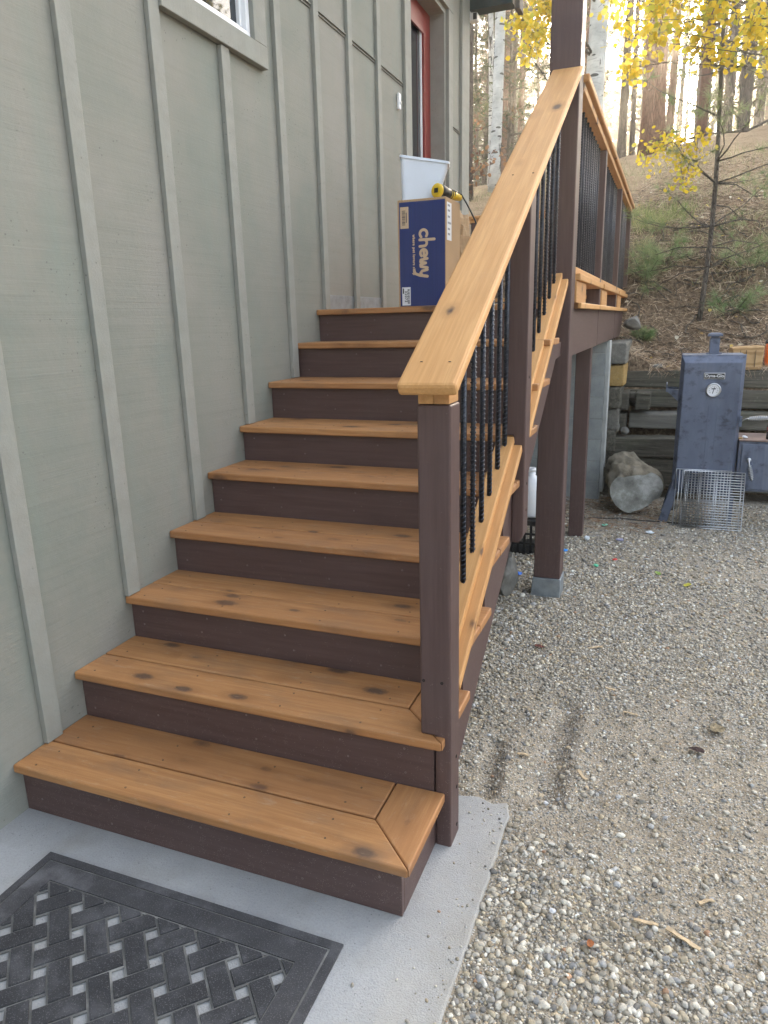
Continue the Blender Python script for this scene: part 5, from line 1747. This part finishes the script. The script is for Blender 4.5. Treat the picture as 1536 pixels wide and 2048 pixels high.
def pine_variant(seed, h, r0, crown_from, blen, nb, mat, tuft_n=13, tuft_l=.30, tuft_w=.045, dead=10, per=8, bro=.06):
    rr = random.Random(seed); q = np.random.default_rng(seed)
    bm, pts = trunk_bm(h, r0, r0 * .22, seed)
    lb = bm; C = []; D = []
    def on_trunk(z):
        for a, b in zip(pts, pts[1:]):
            if a.z <= z <= b.z: return a.lerp(b, (z - a.z) / (b.z - a.z))
        return pts[-1]
    for i in range(nb + dead):
        isdead = i >= nb
        t = (i + rr.random()) / nb if not isdead else 0
        z = h * (crown_from + (1 - crown_from) * t) if not isdead else rr.uniform(.12, crown_from + .1) * h
        z = min(z, h * .985)
        L_ = blen * (1 - .72 * max(0, t)) * rr.uniform(.55, 1.1) if not isdead else rr.uniform(.4, 1.5)
        az = rr.uniform(0, 2 * PI); el = rr.uniform(-.15, .35) + .35 * max(0, t)
        p = on_trunk(z); d = Vector((math.cos(az) * math.cos(el), math.sin(az) * math.cos(el), math.sin(el)))
        P_ = [p]; 
        for s_ in range(4):
            d = (d + Vector((rr.gauss(0, .16), rr.gauss(0, .16), rr.gauss(.02, .12)))).normalized()
            P_.append(P_[-1] + d * L_ / 4)
        tube_bm(lb, P_, [.022 + .012 * L_, .018, .012, .008, .004] if not isdead else [.014, .011, .008, .005, .003], 5)
        if not isdead:
            for s_ in range(per):
                u = .25 + .75 * (s_ + rr.random()) / per
                k_ = min(3, int(u * 4)); c = P_[k_].lerp(P_[k_ + 1], u * 4 - k_)
                off = Vector((rr.gauss(0, .22), rr.gauss(0, .22), rr.gauss(.05, .14))) * (L_ / 2.0 + .25)
                C.append(c + off); D.append((d + off * .7 + Vector((0, 0, .3))).normalized())
    tm = mesh_from_bm('trunk', lb, mat)
    C = np.array([c[:] for c in C]); D = np.array([d[:] for d in D])
    cols = GREENS[q.integers(0, 4, len(C))]
    br = q.random(len(C)) < bro
    cols[br] = (.20, .115, .06)
    V, F, c = tri_tufts(C, D, tuft_n, tuft_l, tuft_w, seed, cols)
    cm = np_mesh('crown', V, F, NEEDLE, c)
    return tm, cm
variants = [pine_variant(101, 21, .20, .42, 2.6, 60, BARKG), pine_variant(102, 24, .26, .50, 3.0, 62, BARKR),
            pine_variant(103, 18, .14, .40, 2.0, 54, BARKG), pine_variant(104, 23, .22, .55, 2.7, 52, BARKR), pine_variant(105, 16, .10, .36, 1.7, 46, BARKG)]
young = [pine_variant(201, 9, .09, .07, 2.1, 60, BARKG, 12, .20, .018, 6, 10, .08), pine_variant(202, 7, .07, .10, 1.8, 48, BARKG, 12, .18, .017, 6, 10, .30)]
def put_tree(v, x, y, s, rot, label, name='pine_tree', cat='tree', group=None, lean=(0, 0), sr=None):
    z = hz1(x, y)
    root = thing(name, label, cat, (x, y, z), group)
    M = Matrix.Translation((x, y, z)) @ Matrix.Rotation(lean[0], 4, 'X') @ Matrix.Rotation(lean[1], 4, 'Y') @ Matrix.Rotation(rot, 4, 'Z') @ Matrix.Diagonal((sr or s, sr or s, s, 1))
    for nm, me in zip(('trunk', 'crown'), v):
        o = bpy.data.objects.new(nm, me); place(o, M, root)
    return root
rr = random.Random(77)
GRP = 'pine trees of the forest behind the deck'
near = [(1.16, 17.0, 1, 1.00, 'thick reddish brown pine trunk on the crest, the widest in the forest', .98),
        (.618, 19.0, 4, 1.2, 'slim grey pine trunk just left of the thick reddish one', .62),
        (.138, 22.0, 0, 1.1, 'grey pine trunk in front of the glow, second left of the thick reddish one', .62),
        (1.335, 24.0, 3, .95, 'golden lit pine trunk just right of the thick reddish one', .5),
        (2.283, 26.0, 3, 1.05, 'pine trunk right of the brightest patch of low sun', .75),
        (3.41, 24.0, 0, 1.0, 'dark pine trunk near the right edge of the frame', .6),
        (3.189, 27.0, 4, 1.2, 'thin dark pine trunk beside the one near the right edge', .8),
        (-1.93, 12.6, 0, .95, 'dark rough pine trunk just past the corner of the house', .65),
        (4.509, 33.0, 2, 1.1, 'thin pine trunk at the very right edge of the frame', 1.0)]
TREES = []
for x, y, vi, s, lab, sr in near:
    put_tree(variants[vi], x, y, s, rr.uniform(0, 6), lab, sr=sr); TREES.append((x, y))
n = 0; tries = 0
while n < 165 and tries < 9000:
    tries += 1
    y = 19 + 75 * rr.random() ** 1.05
    w0 = 1.8 - .42 * (y + 1.4); w1 = 1.8 + .26 * (y + 1.4)
    x = rr.uniform(w0, w1)
    if y < 24 and x > .3: continue
    # keep the low sun's window open
    ang = math.atan2(x - 1.8, y + 1.4)
    if abs(ang - .012) < .020 and y < 45: continue
    if min(math.hypot(x - a, y - b) for a, b in TREES) < 1.7: continue
    TREES.append((x, y))
    vi = rr.choice([0, 1, 2, 2, 3, 4, 4, 4])
    s = rr.uniform(.8, 1.2)
    put_tree(variants[vi], x, y, s, rr.uniform(0, 6), 'tall straight pine standing in the dense forest behind', group=GRP, sr=s * rr.uniform(.7, 1.0))
    n += 1
for i in range(15):
    y = rr.uniform(23, 52); x = 1.8 + rr.uniform(-.36, .17) * (y + 1.4)
    ang = math.atan2(x - 1.8, y + 1.4)
    if abs(ang - .012) < .03: continue
    root = put_tree(young[rr.choice([0, 0, 1])], x, y, rr.uniform(1.0, 1.7), rr.uniform(0, 6), 'bushy young pine growing low among the tall forest trunks', 'young_pine', group='young pines among the forest trunks')
for x, y, vi, s, lab in [(-3.3, 15.5, 0, .95, 'bushy young pine behind the white aspen trunks'), (-.9, 18.5, 0, .8, 'young pine with drooping branches left of the leaning aspen'),
                         (-2.6, 19.5, 1, .9, 'browning young pine behind the straight aspen'), (-4.6, 18, 1, 1.1, 'half brown young pine at the house corner'),
                         (5.6, 20, 0, 1.0, 'young pine beyond the right edge of the slope'), (-6.5, 17, 0, 1.2, 'young pine hidden mostly behind the house corner')]:
    put_tree(young[vi], x, y, s, rr.uniform(0, 6), lab, 'young_pine')

# unseen pines added behind the photographer to darken risers and batten sides
for x, y, vi, s in [(-3, -9, 0, 1.6), (0, -11, 1, 1.9), (3.0, -9.5, 0, 1.7), (6, -12, 1, 2.0), (-6.5, -12, 0, 1.8), (9.5, -9, 0, 1.7)]:
    root = thing('young_pine', 'broad young pine added out of view behind the photographer for its shade', 'young_pine', (x, y, -.2), 'unseen young pines added for shade behind the photographer')
    root['category'] = 'tree'
    for nm, me in zip(('trunk', 'crown'), young[vi]):
        place(bpy.data.objects.new(nm, me), Matrix.Translation((x, y, -.2)) @ Matrix.Rotation(x, 4, 'Z') @ Matrix.Scale(s, 4), root)
# the far wood behind the nearer trunks reads as one mass
qf = np.random.default_rng(90); VV = []; FF = []; CC = []; off = 0
nf_ = 8500
ang = qf.uniform(-.50, .30, nf_); dist = qf.uniform(95, 150, nf_)
fx = 1.8 + np.sin(ang) * dist; fy = -1.4 + np.cos(ang) * dist
hgt = qf.random(nf_) ** .9 * 34
ok_ = ~((np.abs(ang - .017) < .045) & (hgt > 18))
fx, fy, hgt = fx[ok_], fy[ok_], hgt[ok_]; nf_ = len(fx)
Cf = np.stack([fx, fy, hill_z(fx, fy) + 2 + hgt], -1)
Df = np.stack([qf.normal(size=nf_), qf.normal(size=nf_), qf.normal(size=nf_) * .4], -1)
V, F, c = tri_tufts(Cf, Df, 12, 1.5, .32, 91, GREENS[qf.integers(0, 4, nf_)], 1.0)
VV.append(V); FF.append(F); CC.append(c); off += len(V)
nt_ = 420
ang = qf.uniform(-.50, .30, nt_); dist = qf.uniform(85, 150, nt_)
fx = 1.8 + np.sin(ang) * dist; fy = -1.4 + np.cos(ang) * dist; fz = hill_z(fx, fy)
w_ = qf.uniform(.10, .20, nt_)
for k_ in range(3):
    a0, a1 = 2 * PI * k_ / 3, 2 * PI * (k_ + 1) / 3
    p0 = np.stack([fx + w_ * math.cos(a0), fy + w_ * math.sin(a0), fz], -1); p1 = np.stack([fx + w_ * math.cos(a1), fy + w_ * math.sin(a1), fz], -1)
    tp = np.stack([fx, fy, fz + qf.uniform(20, 32, nt_)], -1)
    V = np.stack([p0, p1, tp], 1).reshape(-1, 3)
    VV.append(V); FF.append(np.arange(len(V)).reshape(-1, 3) + off); CC.append(np.full((len(V), 3), (.10, .075, .06))); off += len(V)
tag(place(bpy.data.objects.new('far_forest', np_mesh('far_forest', np.concatenate(VV), np.concatenate(FF), NEEDLE, np.concatenate(CC))), Matrix.Identity(4)),
    'far pine wood glimpsed between the nearer trunks', 'forest', kind='stuff')

# brown dead brush by the aspens
def brush(name, x, y, n, h, sp, cols, label, seed, leaves=300):
    q = random.Random(seed); z = hz1(x, y)
    root = thing(name, label, 'shrub', (x, y, z))
    bm = bmesh.new(); C = []
    for i in range(n):
        a = q.uniform(0, 6.28); d = Vector((math.cos(a) * .5, math.sin(a) * .5, 1)).normalized()
        p = Vector((x + q.gauss(0, sp * .3), y + q.gauss(0, sp * .3), z - .05)); P_ = [p]
        L_ = h * q.uniform(.5, 1.1)
        for s_ in range(5):
            d = (d + Vector((q.gauss(0, .22), q.gauss(0, .22), q.gauss(0, .1)))).normalized(); P_.append(P_[-1] + d * L_ / 5)
            if s_ > 0: C += [P_[-1] + Vector((q.gauss(0, .1), q.gauss(0, .1), q.gauss(0, .1))) for _ in range(leaves // n // 4 + 1)]
        tube_bm(bm, P_, [.012, .010, .008, .006, .004, .002], 5)
    obj_bm('stems', bm, BARKT, root)
    C = np.array([c[:] for c in C]); qq = np.random.default_rng(seed)
    V, F, c = leaf_cloud(C, qq.uniform(.02, .045, len(C)), np.array(cols)[qq.integers(0, len(cols), len(C))], None, seed)
    place(bpy.data.objects.new('foliage', np_mesh('foliage', V, F, LEAFY, c)), Matrix.Identity(4), root)
brush('dry_shrub', -2.35, 12.2, 26, 1.5, .9, [(.22, .11, .05), (.30, .17, .09), (.15, .08, .05)], 'brown dry leafed shrub between the house corner and the straight aspen', 4, 900)
brush('dry_shrub', -3.3, 14.5, 26, 1.7, 1.0, [(.20, .10, .06), (.28, .15, .08), (.14, .08, .06)], 'rusty dry shrub farther back beside the house corner', 5, 900)
brush('green_shrub', 4.2, 11.0, 20, .8, .6, [(.14, .17, .06), (.22, .22, .09)], 'low green shrub on the slope at the right', 6, 400)

# ---- aspens
YL = [(.74, .54, .04), (.80, .61, .06), (.60, .47, .05), (.80, .66, .14), (.52, .50, .07)]
def aspen(x, y, h, r0, lean, label, seed, clumps, limb=None, ls=1.0, leaf=(.024, .036), per=90, branches=8, dark=False, base_z=None):
    q = random.Random(seed); z = hz1(x, y) if base_z is None else base_z
    root = thing('aspen_tree', label, 'tree', (x, y, z))
    bm = bmesh.new(); P_ = []; R_ = []
    for i in range(18):
        t = i / 17
        P_.append(Vector((x + lean[0] * t * h + .05 * math.sin(t * 7 + seed), y + lean[1] * t * h, z - .2 + h * t))); R_.append(r0 * (1 - .55 * t) * (1 + .25 * math.exp(-t * h / .3)))
    tube_bm(bm, P_, R_, 14)
    bb = bm; C = []; nf0 = len(bm.faces)
    for i in range(branches):
        t = q.uniform(.25, .95); k_ = int(t * 17); p = P_[k_]
        a = q.uniform(0, 6.28); d = Vector((math.cos(a), math.sin(a), q.uniform(-.1, .6))).normalized(); L_ = q.uniform(.5, 1.6); B_ = [p]
        for s_ in range(4):
            d = (d + Vector((q.gauss(0, .25), q.gauss(0, .25), q.gauss(.02, .2)))).normalized(); B_.append(B_[-1] + d * L_ / 4)
        tube_bm(bb, B_, [.016, .012, .009, .006, .003], 5)
    if limb is not None:
        tube_bm(bb, limb, [.016 * (1 - .8 * i / len(limb)) for i in range(len(limb))], 6)
    for cx_, cy_, cz_, rad_, frac in clumps:
        c0_ = Vector((cx_, cy_, cz_))
        # limb from the trunk to the clump
        pz = min(max(cz_ + .3 - q.uniform(0, .8), z + .6), z + h * .95)
        k_ = min(17, max(0, int((pz - z) / h * 17))); p = P_[k_]
        mid_ = (p + c0_) / 2 + Vector((0, 0, .18 * (c0_ - p).length * .5))
        cps = [p, p.lerp(mid_, .5) + Vector((0, 0, .05)), mid_, mid_.lerp(c0_, .5), c0_, c0_ + Vector((q.gauss(0, rad_ * .3), q.gauss(0, rad_ * .3), -rad_ * .6))]
        if limb is not None:
            q0 = min([Vector(l) for l in limb[1:]], key=lambda l: (l - c0_).length)
            cps = [q0, q0.lerp(c0_, .5) + Vector((0, 0, .02)), c0_]
            tube_bm(bb, cps, [.005, .004, .002], 4)
        else:
            tube_bm(bb, cps, [.020 * ls, .016 * ls, .012 * ls, .008 * ls, .005 * ls, .002], 5)
        m = int(per * frac)
        for j in range(max(3, m // 14)):
            s_c = c0_ + Vector((q.gauss(0, rad_ * .5), q.gauss(0, rad_ * .5), q.gauss(0, rad_ * .42)))
            tw = [c0_.lerp(s_c, 0), c0_.lerp(s_c, .5) + Vector((0, 0, .03)), s_c]
            tube_bm(bb, tw, [.004, .003, .0015], 4)
            for _ in range(14):
                u = q.random() ** .6
                pt__ = c0_.lerp(s_c, u)
                C.append(pt__ + Vector((q.gauss(0, .065), q.gauss(0, .065), q.gauss(-.03, .055))))
    bb.faces.ensure_lookup_table()
    for f in bb.faces[nf0:]: f.material_index = 1
    obj_bm('trunk', bb, [BARKA, BARKT], root)
    C = np.array([c[:] for c in C]); qq = np.random.default_rng(seed); n = len(C)
    cols = np.array(YL)[qq.integers(0, len(YL), n)] * qq.uniform(.8, 1.1, (n, 1))
    V, F, c = leaf_cloud(C, qq.uniform(leaf[0], leaf[1], n), cols, None, seed)
    place(bpy.data.objects.new('crown', np_mesh('crown', V, F, LEAFY, c)), Matrix.Identity(4), root)
    return root
hi = lambda q, n, xr, yr, zr, r_, f: [(q.uniform(*xr), q.uniform(*yr), q.uniform(*zr), r_, f) for _ in range(n)]
q_ = random.Random(8)
aspen(-1.69, 14.0, 14, .112, (.004, 0), 'straight white aspen trunk with black scars between house and stairs', 31,
      hi(q_, 14, (-3.2, .6), (13, 15), (10.5, 17), .6, 1), base_z=None)
aspen(-2.75, 18.0, 14, .075, (-.010, 0), 'thin pale aspen behind the straight white one', 32, hi(q_, 9, (-4, -1.5), (17, 19), (12, 19), .6, 1))
aspen(.50, 10.0, 11, .138, (.052, 0), 'leaning white aspen with a large black scar behind the main post', 33,
      [(-.02, 9.0, 5.02, .26, 1.6), (-.12, 9.0, 4.78, .16, .8), (.05, 9.1, 5.35, .35, 2.2), (-.25, 9.2, 5.25, .3, 1.6), (.0, 9.0, 5.7, .4, 2)] + hi(q_, 10, (-.6, 2.2), (9, 11), (6.2, 12), .55, 1.4), branches=5)
# aspen whose crown fills the upper right
cl = []
for u in range(27):
    cl.append((q_.uniform(1.9, 4.2), q_.uniform(6.2, 8.2), q_.uniform(3.95, 5.6), .30, 1.5))
cl += [(1.27, 6.0, 3.98, .16, 1.0), (1.40, 6.1, 4.12, .20, 1.4), (1.53, 6.0, 3.78, .12, 1.1), (1.50, 6.1, 3.92, .15, 1.2), (1.62, 6.2, 4.15, .22, 2), (1.22, 6.1, 4.22, .2, 1.2), (1.9, 6.5, 3.92, .18, 1.5), (2.05, 6.6, 3.80, .16, 1.3), (1.75, 6.5, 4.05, .18, 1.4), (2.3, 6.5, 3.95, .22, 1.8),
       (2.2, 6.7, 3.72, .16, 1.0), (2.45, 6.6, 3.75, .18, 1.2), (1.95, 6.5, 4.15, .25, 2), (2.4, 6.5, 4.2, .3, 2.4), (1.35, 6.3, 3.74, .08, .4), (1.33, 6.2, 3.66, .07, .4)]
aspen(3.95, 7.6, 8, .085, (.0, 0), 'yellow leaved aspen reaching in from the right edge of the frame', 34, cl, leaf=(.019, .030), per=50, branches=6, ls=.5)
aspen(3.35, 9.6, 9, .045, (-.02, 0), 'slender aspen sapling with a few low yellow leaves behind the young pine', 35,
      [(1.50, 6.65, 3.02, .10, .7), (1.60, 6.6, 3.10, .08, .5), (1.66, 6.6, 3.14, .05, .3), (1.87, 6.6, 2.85, .09, .8), (1.84, 6.6, 2.74, .06, .5), (1.94, 6.6, 3.02, .10, .8), (1.80, 6.6, 3.05, .08, .6), (1.98, 6.6, 3.14, .06, .4), (1.72, 6.6, 2.98, .05, .3)],
      limb=[(3.25, 9.58, 4.35), (2.9, 8.9, 3.75), (2.45, 8.0, 3.40), (2.15, 7.2, 3.25), (1.95, 6.7, 3.14), (1.75, 6.62, 3.08), (1.58, 6.6, 3.10)], leaf=(.015, .023), per=42, branches=4)

# ---- young pine in front of the slope
def sapling():
    q = random.Random(55); x, y = 2.105, 7.2; z = hz1(x, y)
    root = thing('pine_sapling', 'thin young pine with sparse long needles rising behind the smoker', 'tree', (x, y, z))
    bm = bmesh.new(); P_ = []; R_ = []
    H = 4.3
    for i in range(22):
        t = i / 21
        P_.append(Vector((x + .03 * t + .04 * math.sin(t * 6), y - .05 * t, z - .1 + H * t))); R_.append(.028 * (1 - .62 * t))
    tube_bm(bm, P_, R_, 10)
    obj_bm('trunk', bm, BARKT, root)
    bb = bmesh.new(); C = []; D = []
    for wz in np.arange(.75, H, .36):
        for k_ in range(q.choice((2, 3, 4, 4))):
            a = q.uniform(0, 6.28); L_ = (1.05 - .12 * wz) * q.uniform(.6, 1.15)
            i = min(21, int(wz / H * 21)); p = P_[i]
            d = Vector((math.cos(a), math.sin(a), q.uniform(.0, .5))).normalized(); B_ = [p]
            for s_ in range(5):
                d = (d + Vector((q.gauss(0, .18), q.gauss(0, .18), q.gauss(.03, .12)))).normalized(); B_.append(B_[-1] + d * L_ / 5)
                if s_ >= 2 and q.random() < .85:
                    C.append(B_[-1]); D.append(d)
                    for _ in range(1 if s_ < 4 else 2):
                        e = (d + Vector((q.gauss(0, .6), q.gauss(0, .6), q.gauss(.1, .4)))).normalized()
                        tp = B_[-1] + e * q.uniform(.06, .16)
                        tube_bm(bb, [B_[-1], tp], [.003, .002], 4); C.append(tp); D.append(e)
            tube_bm(bb, B_, [.009, .0075, .006, .005, .004, .0025], 5)
    # a low bushy cluster of shoots on the right and at the foot of the bank
    for cx_, cy_, cz_ in ((2.45, 7.5, 2.45), (2.62, 7.5, 2.2), (2.3, 7.4, 2.3), (1.55, 7.2, 2.1), (1.50, 7.4, 1.95), (2.55, 7.4, 2.65), (1.78, 7.2, 2.35), (1.62, 7.3, 1.78), (2.7, 7.45, 2.4), (2.5, 7.4, 2.05)):
        i = min(21, max(3, int((cz_ + .25 - z) / H * 21))); p = P_[i]; c_ = Vector((cx_, cy_, cz_))
        tube_bm(bb, [p, (p + c_) / 2 + Vector((0, 0, .05)), c_], [.008, .006, .003], 5)
        for _ in range(5):
            e = Vector((q.gauss(0, 1), q.gauss(0, 1), q.gauss(.3, .6))).normalized(); tp = c_ + e * q.uniform(.05, .14)
            tube_bm(bb, [c_, tp], [.003, .0015], 4); C.append(tp); D.append(e)
    obj_bm('branches', bb, BARKT, root)
    C = np.array([c[:] for c in C]); D = np.array([d[:] for d in D])
    qq = np.random.default_rng(5)
    cols = np.array([(.22, .28, .12), (.30, .35, .16), (.16, .22, .09), (.36, .38, .20)])[qq.integers(0, 4, len(C))]
    V, F, c = tri_tufts(C, D, 46, .115, .0032, 9, cols, .55)
    place(bpy.data.objects.new('needles', np_mesh('needles', V, F, NEEDLE, c)), Matrix.Identity(4), root)
sapling()
# small pine seedlings on the bank
def seedling(x, y, s, label, seed):
    q = random.Random(seed); z = hz1(x, y)
    root = thing('pine_seedling', label, 'seedling', (x, y, z))
    bm = bmesh.new(); C = []; D = []
    for i in range(7):
        a = q.uniform(0, 6.28); d = Vector((math.cos(a) * .9, math.sin(a) * .9, q.uniform(.2, 1))).normalized(); p = Vector((x, y, z))
        P_ = [p, p + d * s * .5, p + d * s + Vector((0, 0, .03))]
        tube_bm(bm, P_, [.006, .005, .003], 5)
        for t in (.4, .7, 1):
            C.append(p.lerp(P_[2], t)); D.append(d)
    obj_bm('stems', bm, BARKT, root)
    C = np.array([c[:] for c in C]); D = np.array([d[:] for d in D]); qq = np.random.default_rng(seed)
    cols = np.array([(.20, .29, .12), (.28, .36, .16), (.34, .40, .20)])[qq.integers(0, 3, len(C))]
    V, F, c = tri_tufts(C, D, 60, .15 * (s / .3) ** .5, .0034, seed, cols, .5)
    place(bpy.data.objects.new('needles', np_mesh('needles', V, F, NEEDLE, c)), Matrix.Identity(4), root)
seedling(1.52, 7.55, .30, 'pale green pine seedling on the bank above the tie stack', 1)
seedling(1.72, 7.75, .26, 'green pine seedling left of the sapling trunk on the bank', 2)
seedling(2.42, 7.25, .30, 'pine seedling on the bank right of the sapling trunk', 3)
seedling(2.62, 7.7, .32, 'pine seedling at the right edge of the bank', 4)
seedling(1.56, 6.85, .10, 'tiny bright green seedling low on the needle covered slope', 5)
# exposed roots and twigs on the bank
bm = bmesh.new(); q = random.Random(3)
rt_ = bm
for i in range(90):
    x = q.uniform(1.35, 3.8); y = q.uniform(6.6, 8.4); a = q.uniform(-.9, .9) + (PI if q.random() < .5 else 0)
    P_ = []
    for s_ in range(6):
        P_.append(Vector((x, y, hz1(x, y) + .015 + q.uniform(0, .03)))); a += q.gauss(0, .5); x += math.cos(a) * .07; y += math.sin(a) * .05
    tube_bm(bm, P_, q.uniform(.003, .008), 5)
tag(obj_bm('exposed_roots', bm, BARKT), 'tangle of thin bare roots and twigs on the steep bank', 'roots', kind='stuff')

# ================================================================== HAZE
hz = bmesh.new()
bx(hz, (-310, -310, -2.0), (310, 410, 48))
hm = bpy.data.materials.new('glow_haze'); hm.use_nodes = True
t_ = hm.node_tree; t_.nodes.clear()
ho = t_.nodes.new('ShaderNodeOutputMaterial'); pv = t_.nodes.new('ShaderNodeVolumePrincipled')
pv.inputs['Color'].default_value = (1.0, .93, .80, 1)  # added haze volume, tinted warm to stand in for the sun's lens glow
pv.inputs['Density'].default_value = .0042
pv.inputs['Anisotropy'].default_value = .72
t_.links.new(pv.outputs[0], ho.inputs['Volume'])
tag(obj_bm('haze', hz, hm), 'thin warm haze added for the glow of the low sun', 'haze', kind='stuff')
S.cycles.volume_bounces = 0
